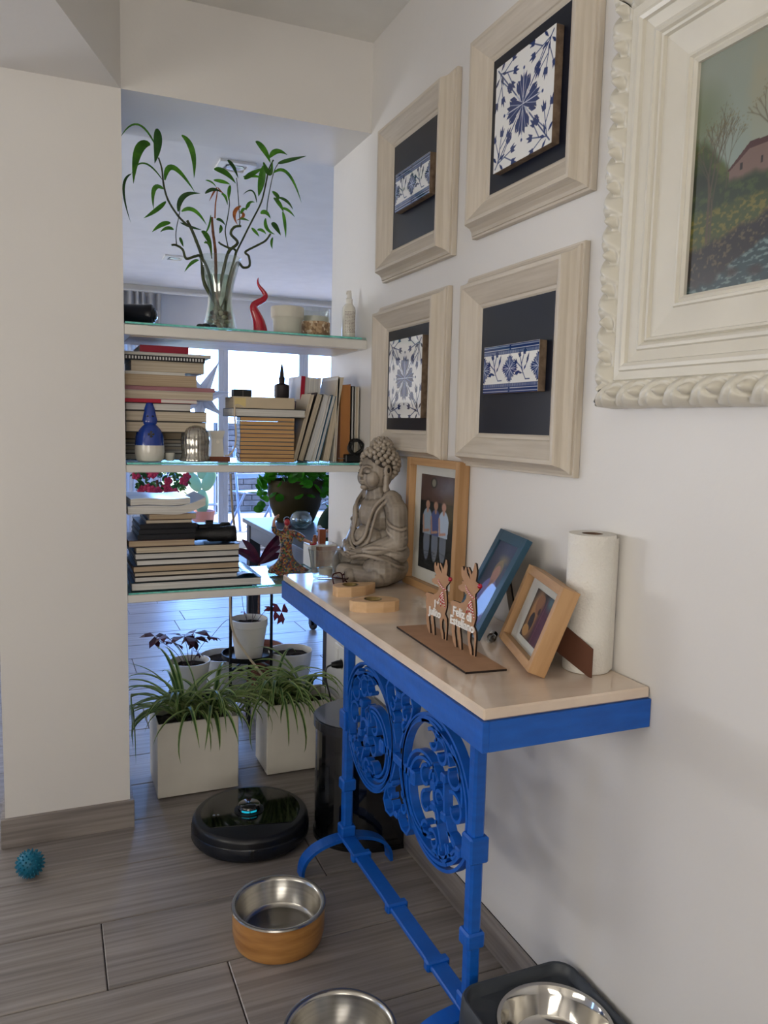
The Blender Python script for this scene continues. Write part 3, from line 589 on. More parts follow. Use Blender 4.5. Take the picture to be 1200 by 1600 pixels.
# scroll panel
def arc(cx, cy, r, a0, a1, n=40, r1=None, ex=1.0):
    r1 = r if r1 is None else r1
    return [(cx + ex * (r + (r1 - r) * k / n) * math.cos(math.radians(a0 + (a1 - a0) * k / n)), cy + (r + (r1 - r) * k / n) * math.sin(math.radians(a0 + (a1 - a0) * k / n))) for k in range(n + 1)]
YM = (LY[0] + LY[1]) / 2; ZR = .487; RR = .163
def panel(sg, name):
    # u: distance from the middle of the panel along the table (towards the leg), v: height
    cx = .192; f = lambda u, v, h: (LX + h, YM + sg * u, v)
    m = MB(); bar = lambda pts, w_=.007, d=.020: m.flatbar(pts, w_, d, f)
    bar(arc(cx, ZR, RR, 0, 360, 72)); bar(arc(cx - .008, ZR, RR - .0095, 75, 300, 60)); bar(arc(cx - .016, ZR, RR - .020, 95, 330, 60))
    bar(arc(cx - .004, ZR, RR - .012, 60, -60, 30))
    # inner crescent loop
    bar(arc(cx - .048, ZR - .028, .092, 40, 300, 50)); bar(arc(cx - .040, ZR - .030, .082, 75, 290, 50))
    m.build('ring', BLUE, TB, 35)
    m = MB(); bar = lambda pts, w_=.0075, d=.020: m.flatbar(pts, w_, d, f)
    def C(u, z, r, a0, a1, tail=None):
        P = arc(u, z, r, a0, a1, 26, r1=r * .38); bar((tail or []) + P)
    # hanging S scrolls of the upper and lower fans, end curls outward
    C(cx - .012, ZR + .105, .030, 140, -150); C(cx + .028, ZR + .092, .034, 150, -170); C(cx + .083, ZR + .070, .042, 120, -200)
    bar(arc(cx - .02, ZR + .05, .095, 120, 20, 20)); bar(arc(cx + .02, ZR + .03, .105, 105, -5, 20))
    C(cx - .040, ZR + .012, .030, 80, 330); C(cx - .035, ZR - .045, .028, 100, 350); C(cx + .002, ZR + .025, .024, 200, -60)
    C(cx + .025, ZR - .008, .022, 20, 270); C(cx + .095, ZR + .0, .038, 130, -180); C(cx + .010, ZR - .055, .026, 160, -90)
    bar([(cx + .045, ZR + .055), (cx + .048, ZR + .02), (cx + .052, ZR - .02), (cx + .075, ZR - .06), (cx + .11, ZR - .085), (cx + .145, ZR - .075)])
    bar([(cx - .005, ZR + .06), (cx - .002, ZR + .01), (cx + .004, ZR - .03), (cx + .03, ZR - .08), (cx + .045, ZR - .115)])
    C(cx - .035, ZR - .108, .022, 60, 330); C(cx + .005, ZR - .112, .024, 150, -150); C(cx + .045, ZR - .115, .026, 60, -240); C(cx + .085, ZR - .088, .030, 130, -190)
    C(cx + .015, ZR - .14, .012, 180, 0)
    m.build('scroll', BLUE, TB, 35)
    for u, z in ((cx + .045, ZR + .048), (cx - .001, ZR + .01), (cx + .003, ZR - .035), (cx + .052, ZR - .035), (cx + .118, ZR - .078)):
        MB().bbox(LX - .014, LX + .014, YM + sg * u - .011, YM + sg * u + .011, z - .010, z + .010, .003).build('scroll_collar', BLUE, TB)
panel(-1, 'near'); panel(1, 'far')
f = lambda u, v, h: (LX + h, YM + u, v)
for top in (1, -1):
    m = MB(); zc_ = ZR + top * .125; s = top
    H = lambda u, v: (u * (1.55 if v > 0 else 1.0 + .55 * max(0, (v + .06) / .06)), zc_ + s * v)
    for q in (1, -1):
        m.flatbar([H(q * .012, -.10), H(q * .028, -.06), H(q * .046, -.01), H(q * .050, .02), H(q * .040, .042), H(q * .022, .042), H(q * .010, .028), H(q * .010, .008), H(q * .016, .0)], .007, .020, f)
        P = arc(q * .038, zc_ - s * .012, .019, 90, 90 + q * s * 300, 20, r1=.006); m.flatbar(P, .0065, .020, f)
        P = arc(q * .034, zc_ - s * .045, .015, 90, 90 + q * s * 300, 20, r1=.005); m.flatbar(P, .0065, .020, f)
    m.bbox(LX - .013, LX + .013, YM - .009, YM + .009, min(zc_ + s * .016, zc_ + s * .032), max(zc_ + s * .016, zc_ + s * .032), .003)
    m.build('heart_scroll', BLUE, TB, 35)
MB().bbox(LX - .010, LX + .010, YM - .095, YM + .095, ZR - .026, ZR - .004, .003).bbox(LX - .016, LX + .016, YM - .105, YM - .08, ZR - .032, ZR + .002, .004).bbox(LX - .016, LX + .016, YM + .08, YM + .105, ZR - .032, ZR + .002, .004).build('tie_bar', BLUE, TB)
# ------------------------------------------------------------------ things on the table
def vor_mat(name, cols, scale, rough=.35, bump=.8):
    m = bpy.data.materials.new(name); m.use_nodes = True; n = m.node_tree; b = n.nodes['Principled BSDF']; b.inputs['Roughness'].default_value = rough
    t = n.nodes.new('ShaderNodeTexCoord'); v = n.nodes.new('ShaderNodeTexVoronoi'); v.inputs['Scale'].default_value = scale; n.links.new(t.outputs['Object'], v.inputs['Vector'])
    sp = n.nodes.new('ShaderNodeSeparateColor'); n.links.new(v.outputs['Color'], sp.inputs[0]); r = n.nodes.new('ShaderNodeValToRGB'); r.color_ramp.interpolation = 'CONSTANT'
    for i, c in enumerate(cols):
        e = r.color_ramp.elements[0] if i == 0 else r.color_ramp.elements.new(i / len(cols)); e.position = i / len(cols); e.color = lin(c) + (1,)
    n.links.new(sp.outputs[0], r.inputs[0]); n.links.new(r.outputs[0], b.inputs['Base Color'])
    v2 = n.nodes.new('ShaderNodeTexVoronoi'); v2.feature = 'DISTANCE_TO_EDGE'; v2.inputs['Scale'].default_value = scale; n.links.new(t.outputs['Object'], v2.inputs['Vector'])
    bp = n.nodes.new('ShaderNodeBump'); bp.inputs['Strength'].default_value = bump; bp.inputs['Distance'].default_value = .002; n.links.new(v2.outputs['Distance'], bp.inputs['Height']); n.links.new(bp.outputs[0], b.inputs['Normal'])
    return m
# glass votive
gl = thing('candle_glass', 'clear tapered glass holding a tealight, at the far front corner of the marble table', 'candle holder', (.731, 2.145, ZT))
MB().lathe([(0, .001), (.030, .001), (.037, .004), (.041, .03), (.052, .088), (.0535, .0895), (.0525, .0905), (.0505, .088), (.0395, .030), (.034, .014), (0, .012)], 40).build('glass', GLASS, gl, True)
MB().lathe([(0, .0135), (.019, .0135), (.0192, .030), (.0185, .030), (.0183, .027), (0, .0268)], 28).tube([(0, 0, .0265), (0, .001, .034)], .0007, 5).build('tealight', mat('tin_and_wax', '#c9c4b8', .35, metal=.2), gl, True)
# reading glasses
sg = thing('reading_glasses', 'folded burgundy rimmed reading glasses between the candle glass and the buddha', 'glasses', (.755, 2.045, ZT), (0, 0, .55))
def rimloop(cx, w, h, z0, lean): return [Vector((cx + w / 2 * math.copysign(abs(math.cos(a)) ** .6, math.cos(a)), lean * (h / 2 + h / 2 * math.copysign(abs(math.sin(a)) ** .6, math.sin(a))), z0 + h / 2 + h / 2 * math.copysign(abs(math.sin(a)) ** .6, math.sin(a)))) for a in [2 * PI * k / 28 for k in range(29)]]
BURG = mat('burgundy_plastic', '#3c0f1c', .2)
for cx in (-.027, .027):
    lp = rimloop(cx, .044, .034, .0022, .25); r_o = MB().tube(lp, .0019, 6, cap=False).build('rim', BURG, sg, True)
    MB().add([p for p in lp[:-1]], [tuple(range(28))]).build('lens', clear_mat('lens', (.9, .85, .87), .2), r_o)
MB().tube([(-.006, .006, .026), (0, .0045, .030), (.006, .006, .026)], .002, 6).build('bridge', BURG, sg, True)
for s_ in (-1, 1): MB().tube([(s_ * .050, .0065, .028), (s_ * .054, .004, .030), (s_ * .051, -.004, .028), (-s_ * .02, -.012 - .003 * s_, .012 + .006 * (s_ > 0)), (-s_ * .050, -.020 - .004 * s_, .0025)], .0017, 6).build('temple', BURG, sg, True)
# beech tealight holders
BRASS = mat('aged_brass', '#8f7a4e', .3, metal=.9, col2='#6d5b38')
def holder(poly, hole, loc, rz, label):
    t = thing('candle_holder', label, 'candle holder', loc, (0, 0, rz), 'beech tealight holders with brass cups')
    hx, hy, r = hole; m = MB(); n = 48; N = len(poly)
    def ray(a):
        best = None; dx_, dy_ = math.cos(a), math.sin(a)
        for i in range(N):
            (x0, y0), (x1, y1) = poly[i], poly[(i + 1) % N]; ex, ey = x1 - x0, y1 - y0; den = dx_ * ey - dy_ * ex
            if abs(den) < 1e-12: continue
            tt = ((x0 - hx) * ey - (y0 - hy) * ex) / den; uu = ((x0 - hx) * dy_ - (y0 - hy) * dx_) / den
            if tt > 0 and -1e-6 <= uu <= 1 + 1e-6 and (best is None or tt < best): best = tt
        return (hx + dx_ * best, hy + dy_ * best)
    out = [ray(2 * PI * k / n) for k in range(n)]; inn = [(hx + r * math.cos(2 * PI * k / n), hy + r * math.sin(2 * PI * k / n)) for k in range(n)]; H = .026
    vs = [(x, y, 0) for x, y in out] + [(x, y, H - .001) for x, y in out] + [(hx + (x - hx) * .985, hy + (y - hy) * .985, H) for x, y in out] + [(x, y, H) for x, y in inn]
    fs = [tuple(range(n))[::-1]]
    for a_ in (0, 1, 2):
        for k in range(n): k2 = (k + 1) % n; fs.append((a_ * n + k, a_ * n + k2, (a_ + 1) * n + k2, (a_ + 1) * n + k))
    m.add(vs, fs).build('block', BEECH, t)
    MB().lathe([(r + .0015, .0268), (r, .0272), (r - .001, .026), (r * .8, .018), (r * .5, .015), (0, .0145)], 32, (hx, hy, 0)).build('cup', BRASS, t, True)
fat = [(-.063, .0), (-.058, -.018), (-.03, -.034), (.01, -.040), (.042, -.036), (.058, -.024), (.060, -.004), (.048, .016), (.02, .032), (-.02, .030), (-.05, .016)]
taper = [(-.060, .002), (-.058, -.026), (-.02, -.036), (.02, -.030), (.055, -.008), (.066, .010), (.062, .018), (.03, .020), (.0, .030), (-.035, .028), (-.055, .014)]
holder(fat, (-.004, -.001, .021), (.722, 1.745, ZT), -.10, 'beech tealight holder nearer the reindeer, blunt rounded block with brass cup')
holder(taper, (-.012, -.002, .021), (.737, 1.925, ZT), .0, 'beech tealight holder nearer the reading glasses, tapering to a point with brass cup')
# reindeer
DEER = [(0.0017, 0.0789), (0.0118, 0.0853), (0.0256, 0.0859), (0.0392, 0.0857), (0.0523, 0.0902), (0.0615, 0.1004), (0.0625, 0.1087), (0.0541, 0.1117), (0.0442, 0.1105), (0.0321, 0.1137), (0.031, 0.12), (0.0415, 0.1246), (0.0463, 0.1272), (0.0426, 0.1321), (0.0509, 0.1322), (0.0419, 0.1418), (0.0399, 0.1511), (0.0416, 0.1604), (0.0455, 0.1619), (0.0487, 0.1544), (0.0513, 0.1538), (0.0544, 0.1619), (0.0586, 0.1626), (0.0617, 0.152), (0.0742, 0.1403), (0.0701, 0.152), (0.063, 0.1615), (0.0667, 0.1641), (0.0753, 0.1561), (0.078, 0.1503), (0.0824, 0.159), (0.0856, 0.1675), (0.0882, 0.1759), (0.093, 0.1744), (0.097, 0.1618), (0.0963, 0.1506), (0.0939, 0.1407), (0.1003, 0.1385), (0.1097, 0.1376), (0.1087, 0.1295), (0.1015, 0.1218), (0.0941, 0.1154), (0.0929, 0.1104), (0.0954, 0.0983), (0.0981, 0.083), (0.0986, 0.0673), (0.0924, 0.0514), (0.101, 0.0424), (0.1027, 0.0285), (0.1003, -0.008), (0.0966, -0.008), (0.0958, 0.0267), (0.092, 0.0353), (0.0847, 0.0398), (0.0811, 0.0308), (0.0814, 0.0179), (0.0878, 0.0052), (0.0903, -0.008), (0.0829, -0.008), (0.0763, 0.0068), (0.0718, 0.0251), (0.0683, 0.042), (0.0652, 0.0477), (0.0485, 0.0493), (0.042, 0.0468), (0.0431, 0.0306), (0.0477, 0.0137), (0.0511, -0.008), (0.0442, -0.008), (0.0377, 0.011), (0.0332, 0.0264), (0.0305, 0.0407), (0.024, 0.0407), (0.0231, 0.0238), (0.0276, 0.0083), (0.0314, -0.008), (0.0253, -0.008), (0.0157, 0.0051), (0.0111, 0.0207), (0.0114, 0.0409), (0.0065, 0.0615), (0.0092, 0.0722)]
def text_mesh(txt, size, depth, m, name, parent, loc, rot, bold=0.0):
    c = bpy.data.curves.new('t', 'FONT'); c.body = txt; c.size = size; c.extrude = depth; c.offset = bold; c.align_x = 'CENTER'; c.space_line = .8
    o = bpy.data.objects.new('t', c); COL.objects.link(o); bpy.context.view_layer.update()
    me = bpy.data.meshes.new_from_object(o.evaluated_get(bpy.context.evaluated_depsgraph_get())); bpy.data.objects.remove(o); bpy.data.curves.remove(c)
    me.materials.clear(); me.materials.append(m); return put(name, me, parent, loc, rot)
rd = thing('reindeer_ornament', 'laser cut wooden ornament of two red nosed reindeer standing on a long board', 'ornament', (0, 0, 0))
MB().prism([(.702, 1.563), (.690, 1.222), (.773, 1.214), (.785, 1.556)], ZT, ZT + .0042, lambda u, v, h: (u, v, h), 0, 1).build('base_board', [MDF, CHAR], rd)
WTXT = mat('white_cut_letters', '#e9e6e2', .5)
def deer(x, y0_, sc_, rz, txt, seed):
    M_ = Matrix.Translation((x, y0_, ZT + .0042)) @ Matrix.Rotation(rz, 4, 'Z')
    f = lambda u, v, h: tuple(M_ @ Vector((h, -u * sc_, (v + .008) * sc_)))
    d = MB().prism(DEER, -.002, .002, f, 0, 1).build('reindeer', [MDF, CHAR], rd)
    MB().ball(M_ @ Vector((-.001, -.1075 * sc_, .1415 * sc_)), .0052 * sc_, 10, 8).build('nose', RED, d, True)
    tw = MB(); R_ = random.Random(seed); tw2 = MB()
    P = [M_ @ Vector((.0045 * math.cos(a), (-.075 - .018 * math.sin(a)) * sc_, (.124 - .010 * math.sin(a) + .002 * math.cos(a)) * sc_)) for a in [2 * PI * k / 14 for k in range(15)]]
    tw.tube(P, .0016, 6)
    for q in range(4):
        u = .066 + .009 * q + R_.uniform(-.003, .003); tw.tube([M_ @ Vector((-.004, -.082 * sc_, .110 * sc_)), M_ @ Vector((-.005, -(u + .082) / 2 * sc_, .095 * sc_)), M_ @ Vector((-.0035, -u * sc_, (.080 - .006 * (q % 2)) * sc_))], .0012, 5)
    tm = bpy.data.materials.get('twine_red_white')
    if not tm:
        tm = bpy.data.materials.new('twine_red_white'); tm.use_nodes = True; n = tm.node_tree; t_ = n.nodes.new('ShaderNodeTexCoord'); wv = n.nodes.new('ShaderNodeTexWave'); wv.inputs['Scale'].default_value = 95; wv.bands_direction = 'DIAGONAL'
        r_ = n.nodes.new('ShaderNodeValToRGB'); r_.color_ramp.interpolation = 'CONSTANT'; r_.color_ramp.elements[0].color = lin('#b01a2c') + (1,); r_.color_ramp.elements[1].position = .55; r_.color_ramp.elements[1].color = lin('#e8dfdb') + (1,)
        n.links.new(t_.outputs['Object'], wv.inputs[0]); n.links.new(wv.outputs[0], r_.inputs[0]); n.links.new(r_.outputs[0], n.nodes['Principled BSDF'].inputs['Base Color'])
    tw.build('twine_scarf', tm, d, True)
    p = M_ @ Vector((-.0035, -.052 * sc_, .066 * sc_)); text_mesh(txt, .0250 * sc_, .0012, WTXT, 'lettering', d, tuple(p), (PI / 2, 0, -PI / 2 + rz), .0006)
def heart(u, v, x, y0_, sc_, rz):
    M_ = Matrix.Translation((x, y0_, ZT + .0042)) @ Matrix.Rotation(rz, 4, 'Z'); P = []
    for k in range(20):
        t_ = 2 * PI * k / 20; P.append((u + .00028 * 16 * math.sin(t_) ** 3, v + .00028 * (13 * math.cos(t_) - 5 * math.cos(2 * t_) - 2 * math.cos(3 * t_) - math.cos(4 * t_))))
    return MB().prism(P, -.0046, -.0022, lambda a, b_, h: tuple(M_ @ Vector((h, -a * sc_, (b_ + .008) * sc_)))).build('heart', WTXT, bpy.data.objects['reindeer'])
deer(.748, 1.516, .93, .08, 'I\nJulito', 3); deer(.750, 1.402, 1.0, .06, 'Feliz di\nEsteliano', 5); heart(.064, .072, .748, 1.516, .93, .08)
# small vial
vl = thing('glue_vial', 'small black capped clear vial lying on the marble beside the reindeer board', 'vial', (.845, 1.392, ZT + .0100), (PI / 2, 0, 2.45))
vl.scale = (1.2, 1.2, 1.2)
MB().lathe([(0, -.016), (.0055, -.016), (.006, -.010), (.006, .0), (.0078, .001), (.0078, .003)], 16).build('bottle', clear_mat('vial_clear', (.92, .92, .92), .3), vl, True)
MB().lathe([(0, .003), (.0083, .003), (.0083, .021), (.006, .022), (0, .022)], 16).build('cap', BLACKG, vl, True)
# leaning photo frames
def photo_cv(kind, w, h):
    cv = Canvas(w, h, 90, int(90 * h / w), '#14171a'); X = lambda u: (u - .5) * w; Y = lambda v: (v - .5) * h
    if kind == 'group':
        cv.poly([(X(0), Y(.72)), (X(1), Y(.72)), (X(1), Y(1.1)), (X(0), Y(1.1))], '#5a3f38', .9); cv.ell(X(.8), Y(.9), w * .3, h * .1, '#6e6b78', a=.8, soft=.02); cv.ell(X(.4), Y(.92), w * .1, h * .055, '#33302c'); cv.ell(X(.4), Y(.92), w * .06, h * .04, '#8b8678')
        cv.ell(X(.85), Y(.62), w * .2, h * .15, '#6a5a35', a=.7, soft=.02)
        for u, sh, hd, sk in ((.24, '#93a0b0', '#3c2f2a', '#b08570'), (.49, '#4a568a', '#5a4032', '#b08570'), (.73, '#b4c2d6', '#6a564a', '#bd9080')):
            dz = -.04 if u == .48 else 0
            cv.ell(X(u), Y(.30), w * .10, h * .20, '#6f7684' if u != .48 else '#31406b'); cv.ell(X(u), Y(.52 + dz), w * .15, h * .13, sh); cv.poly([(X(u - .13), Y(.38)), (X(u + .13), Y(.38)), (X(u + .15), Y(.56)), (X(u - .15), Y(.56))], sh); cv.line(X(u - .13), Y(.56), X(u - .10), Y(.40), .008, sk); cv.line(X(u - .10), Y(.40), X(u + .06), Y(.42), .007, sk)
            cv.ell(X(u), Y(.70 + dz), w * .075, h * .052, hd); cv.ell(X(u), Y(.686 + dz), w * .060, h * .044, sk); cv.ell(X(u), Y(.63 + dz), w * .03, h * .03, sk)
        for k in range(14): cv.line(X(.05 + .9 * rng.random()), Y(.02 + .2 * rng.random()), X(.05 + .9 * rng.random()), Y(.02 + .2 * rng.random()), .002, '#3a3d40', .6)
    elif kind == 'child':
        cv.C[:] = cv.rgb('#4f5673'); cv.ell(X(.1), Y(.6), w * .35, h * .3, '#31384c', a=.7, soft=.03); cv.ell(X(.55), Y(.22), w * .42, h * .34, '#7a78b8'); cv.ell(X(.35), Y(.1), w * .3, h * .2, '#6460a8', a=.8, soft=.02)
        cv.ell(X(.56), Y(.66), w * .19, h * .13, '#8a7a68'); cv.ell(X(.56), Y(.60), w * .155, h * .12, '#b58a80'); cv.ell(X(.56), Y(.49), w * .08, h * .05, '#a07a72')
        cv.line(X(.5), Y(.50), X(.44), Y(.2), .006, '#9a7c86', .7); cv.ell(X(.62), Y(.80), w * .12, h * .03, '#a09070', soft=.01)
    else:
        cv.C[:] = cv.rgb('#3a2b28'); cv.ell(X(.30), Y(.5), w * .25, h * .5, '#a8794a', soft=.01); cv.ell(X(.42), Y(.75), w * .2, h * .2, '#8f5f3c'); cv.ell(X(.30), Y(.35), w * .12, h * .2, '#2c1714'); cv.ell(X(.2), Y(.15), w * .16, h * .12, '#b88a55')
        cv.ell(X(.78), Y(.4), w * .25, h * .5, '#5a2c42', soft=.01); cv.ell(X(.85), Y(.9), w * .15, h * .14, '#55707a', soft=.01); cv.ell(X(.5), Y(.62), w * .05, h * .07, '#3a1512')
        cv.line(X(.62), Y(0), X(.7), Y(.9), .003, '#7a3f55')
    return cv.mesh('photo', vcol_mat('glossy_photo', .6, .0))
def frame_thing(label, loc, yaw, lean, w, h, t, border, m_h, m_v, photo, pw, ph, pdx=0, pdz=0, recess=.006, matc=True):
    o = thing('photo_frame', label, 'photo frame', loc, (-lean, 0, yaw), 'photo frames on the marble table')
    f_ = MB(); b = border
    def rail(x0, x1, z0, z1, mi): f_.bbox(x0, x1, 0, t, z0, z1, .0008, mi)
    rail(0, b, 0, h, 1); rail(w - b, w, 0, h, 1); rail(b, w - b, 0, b, 0); rail(b, w - b, h - b, h, 0)
    f_.build('frame', [m_h, m_v], o)
    MB().box(b, w - b, t - .006, t - .002, b, h - b).build('back', mat('backing_fibre', '#4a2f20', .8), o)
    if matc: MB().box(b, w - b, recess + .001, recess + .002, b, h - b).build('mat_board', mat('white_mat_board', '#d9d6d0', .8), o)
    put('photo', photo_cv(photo, pw, ph), o, (w / 2 + pdx, recess + .0003, h / 2 + pdz))
    MB().box(b, w - b, recess - .0035, recess - .0025, b, h - b).build('glass', clear_mat('frame_glass', (.97, .98, .98), .05, edge=.07), o)
    return o
frame_thing('tall light oak photo frame of three people, standing beside the buddha', (.928, 2.035, ZT + .0008), math.radians(-89.3), .018, .305, .362, .031, .020, OAKH, OAK, 'group', .192, .262, 0, .006, .020)
bf_ = frame_thing('blue slate photo frame of a child tilted back, behind the reindeer', (.855, 1.585, ZT + .006), math.radians(-103.0), math.radians(27), .178, .238, .014, .025, mat('slate_blue_paint', '#2f5268', .35), mat('slate_blue_paint', '#2f5268'), 'child', .128, .188, 0, 0, .005, False)
MB().bbox(-.02, .02, 0, .004, -.15, 0, .001, M=Matrix.Translation((.10, .0145, .165)) @ Matrix.Rotation(math.radians(38), 4, 'X')).build('easel_leg', BLACKP, bf_)
of_ = frame_thing('thick oak photo frame leaning back in front of the paper towel roll', (.860, 1.389, ZT + .0125), math.radians(-108.6), math.radians(20.7), .240, .167, .034, .017, OAKH, OAK, 'pets', .118, .100, .006, 0, .016)
eo_ = MB().prism([(0, .858), (0, .912), (.35, .904), (1, .874), (1, ZT + .0006), (.93, ZT + .0006)], -.001, .001, lambda u, v, h: (.866 + .033 * u + h, 1.203 - .076 * u + .4 * h, v)).build('easel_leg', mat('brown_fibreboard', '#5d3826', .75), of_)
eo_.matrix_parent_inverse = (Matrix.Translation(of_.location) @ of_.rotation_euler.to_matrix().to_4x4()).inverted()
# paper towel roll
kr = thing('paper_towel_roll', 'white embossed paper towel roll standing at the near right corner of the table', 'paper roll', (.9255, 1.180, ZT))
ROLLM = mat('embossed_paper', '#e6e3dc', .8, col2='#dedad2', bump=.9, bscale=210)
MB().lathe([(.0195, .001), (.0433, .001), (.0438, .004), (.0438, .256), (.0433, .259), (.0195, .259), (.0195, .001)], 56).build('roll', ROLLM, kr, 50)
MB().lathe([(.0194, .002), (.0194, .2585), (.0182, .2585), (.0182, .002)], 32).build('core', mat('cardboard', '#7b6150', .9), kr, True)
MB().prism([(.020, -.0395), (.030, -.0330), (.0415, -.0260), (.0420, -.0250), (.0290, -.0315), (.0195, -.038)], 0.003, .252, lambda u, v, h: (u, v, h)).build('loose_sheet', ROLLM, kr)
# ------------------------------------------------------------------ buddha
def bmesh_to_remesh(mb, name, m, parent, vox, sm=2):
    o = mb.build(name, m, parent, True); md = o.modifiers.new('remesh', 'REMESH'); md.mode = 'VOXEL'; md.voxel_size = vox; md.use_smooth_shade = True
    if sm: s2 = o.modifiers.new('smooth', 'SMOOTH'); s2.iterations = sm; s2.factor = .5
    return o
def capsule(mb, a, b, r0, r1, n=6):
    a, b = Vector(a), Vector(b); pts = []; rs = []
    for k in range(n + 1): t = k / n; pts.append(a.lerp(b, t)); rs.append(r0 + (r1 - r0) * t)
    mb.tube(pts, rs, 14); mb.ball(a, r0, 14, 10); mb.ball(b, r1, 14, 10)
bd = thing('buddha_statue', 'grey stone statue of a seated meditating buddha at the far end of the table', 'statue', (.855, 2.085, ZT), (0, 0, math.radians(-78)))
bd.scale = (1.0, 1.0, 1.03)
b = MB(); Vx = Vector
b.ball((0, .012, .042), (.098, .075, .040), 24, 12)
for s in (-1, 1):
    b.ball((s * .078, -.022, .044), (.056, .056, .042), 22, 14); capsule(b, (s * .05, .04, .045), (s * .095, -.03, .044), .046, .042)
capsule(b, (.10, -.050, .030), (-.03, -.082, .030), .028, .022); capsule(b, (-.10, -.045, .026), (.02, -.086, .024), .026, .020)
b.ball((0, .022, .105), (.073, .055, .08), 22, 14); b.ball((0, .012, .185), (.068, .050, .062), 22, 14); b.ball((0, -.012, .12), (.055, .045, .045), 20, 12)
for s in (-1, 1):
    capsule(b, (s * .058, .02, .232), (s * .080, .022, .205), .028, .032); capsule(b, (s * .082, .022, .205), (s * .098, .015, .125), .031, .031)
    capsule(b, (s * .100, .012, .120), (s * .050, -.050, .088), .029, .022); capsule(b, (s * .050, -.050, .088), (s * .012, -.072, .080), .020, .016)
    b.ball((s * .045, .03, .235), (.035, .028, .020), 14, 10)
capsule(b, (0, .016, .235), (0, .010, .270), .040, .031); hs_ = len(b.v)
b.ball((0, .008, .322), (.0455, .050, .058), 26, 18); b.ball((0, -.012, .288), (.030, .026, .022), 16, 10); b.ball((0, .018, .340), (.046, .047, .040), 24, 14)
b.ball((0, -.020, .300), (.034, .026, .030), 16, 10)
# nose, lips, lids, chin
capsule(b, (0, -.0415, .334), (0, -.0500, .3105), .0034, .0050); b.ball((0, -.0475, .3085), (.0082, .0045, .0038), 12, 8)
b.ball((0, -.044, .2945), (.0125, .006, .0032), 12, 8); b.ball((0, -.043, .2885), (.0105, .0065, .0036), 12, 8); b.ball((0, -.036, .277), (.013, .011, .008), 12, 8)
for s in (-1, 1):
    b.ball((s * .0180, -.0350, .3205), (.0105, .0070, .0055), 14, 10, R=Matrix.Rotation(s * -.12, 3, 'Y')); b.ball((s * .022, -.022, .302), (.020, .020, .024), 14, 10)
    b.tube(smoothpts([(s * .004, -.0430, .331), (s * .016, -.0405, .3355), (s * .031, -.0310, .332)], 5), .0022, 8)
    # long ears
    b.ball((s * .0485, .012, .322), (.006, .013, .020), 12, 10); capsule(b, (s * .048, .008, .306), (s * .048, .006, .272), .0075, .0088)
HD = .011
b.v[hs_:] = [(q[0], q[1], q[2] - HD) for q in [tuple(v) for v in b.v[hs_:]]]
# robe folds as raised ridges
def ridge(pts, r): b.tube(smoothpts(pts, 5), r, 8)
ridge([(.060, .000, .245), (.048, -.030, .215), (.034, -.040, .170), (.030, -.052, .130), (0, -.060, .108), (-.030, -.052, .130), (-.034, -.040, .170), (-.048, -.030, .215), (-.060, 0, .245)], .0058)
ridge([(.070, .000, .235), (.060, -.028, .205), (.050, -.036, .165), (.044, -.050, .118), (0, -.062, .094), (-.044, -.050, .118), (-.050, -.036, .165), (-.060, -.028, .205), (-.070, .0, .235)], .0048)
for s in (-1, 1):
    for z_, q in ((.180, .0), (.155, .004), (.128, .008)): ridge([(s * .080, -.010, z_), (s * .100, -.012, z_ - .012), (s * .122, .006, z_ - .022), (s * .124, .03, z_ - .018)], .0040)
    ridge([(s * .045, -.066, .098), (s * .075, -.052, .106), (s * .104, -.016, .104), (s * .114, .018, .092), (s * .095, .048, .085)], .0055)
    ridge([(s * .02, -.085, .075), (s * .06, -.075, .085), (s * .105, -.050, .080), (s * .127, -.012, .062), (s * .112, .025, .052), (s * .085, .050, .045)], .0055)
for s in (-1, 1): b.ball((s * .070, .018, .088), (.050, .052, .036), 18, 12)
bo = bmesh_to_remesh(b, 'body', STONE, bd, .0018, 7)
# hands: palms and separate fingers laid in the lap
hb = MB()
for s in (-1, 1):
    hb.ball((s * .016, -.078, .079 + (.006 if s > 0 else 0)), (.019, .013, .0075), 14, 8)
    for k in range(4):
        yk = -.070 - .0062 * k; z_ = .080 + (.007 if s > 0 else 0); L_ = (.026, .030, .029, .023)[k]
        hb.tube([(s * .010, yk, z_), (s * (.010 - L_ * .55), yk - .001, z_ + .002), (s * (.010 - L_), yk - .001, z_ - .001)], [.0036, .0033, .0027], 8)
    hb.tube([(s * .020, -.070, .086), (s * .010, -.072, .096), (s * .001, -.074, .100)], [.0042, .0037, .003], 8)
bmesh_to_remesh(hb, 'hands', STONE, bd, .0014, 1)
# curls
hc = MB(); cb = MB(); R_ = random.Random(2)
cb.ball((0, .018, .345), (.0515, .0515, .0445), 24, 14); cb.ball((0, .022, .392), (.026, .026, .020), 16, 10)
ga = PI * (3 - math.sqrt(5)); N = 165
for k in range(N):
    zz = 1 - 2 * (k + .5) / N; rr = math.sqrt(1 - zz * zz); a = ga * k; x, y, z = rr * math.cos(a), rr * math.sin(a), zz
    p = Vector((x * .0550, .018 + y * .0550, .342 + z * .0500))
    front = p.y < .018
    if front and p.z < .347 + max(0, (-.010 - p.y)) * .55 - (.020 if abs(p.x) > .038 else 0): continue
    if not front and p.z < .302: continue
    if abs(p.x) > .040 and p.z < .338 and p.y < .03: continue
    hc.ball(p, (.0078, .0078, .0072), 10, 7)
for k in range(34):
    zz = 1 - 1.1 * (k + .5) / 34; rr = math.sqrt(max(0, 1 - zz * zz)); a = ga * k; hc.ball((rr * math.cos(a) * .0285, .022 + rr * math.sin(a) * .0285, .390 + zz * .022), .0072, 8, 6)
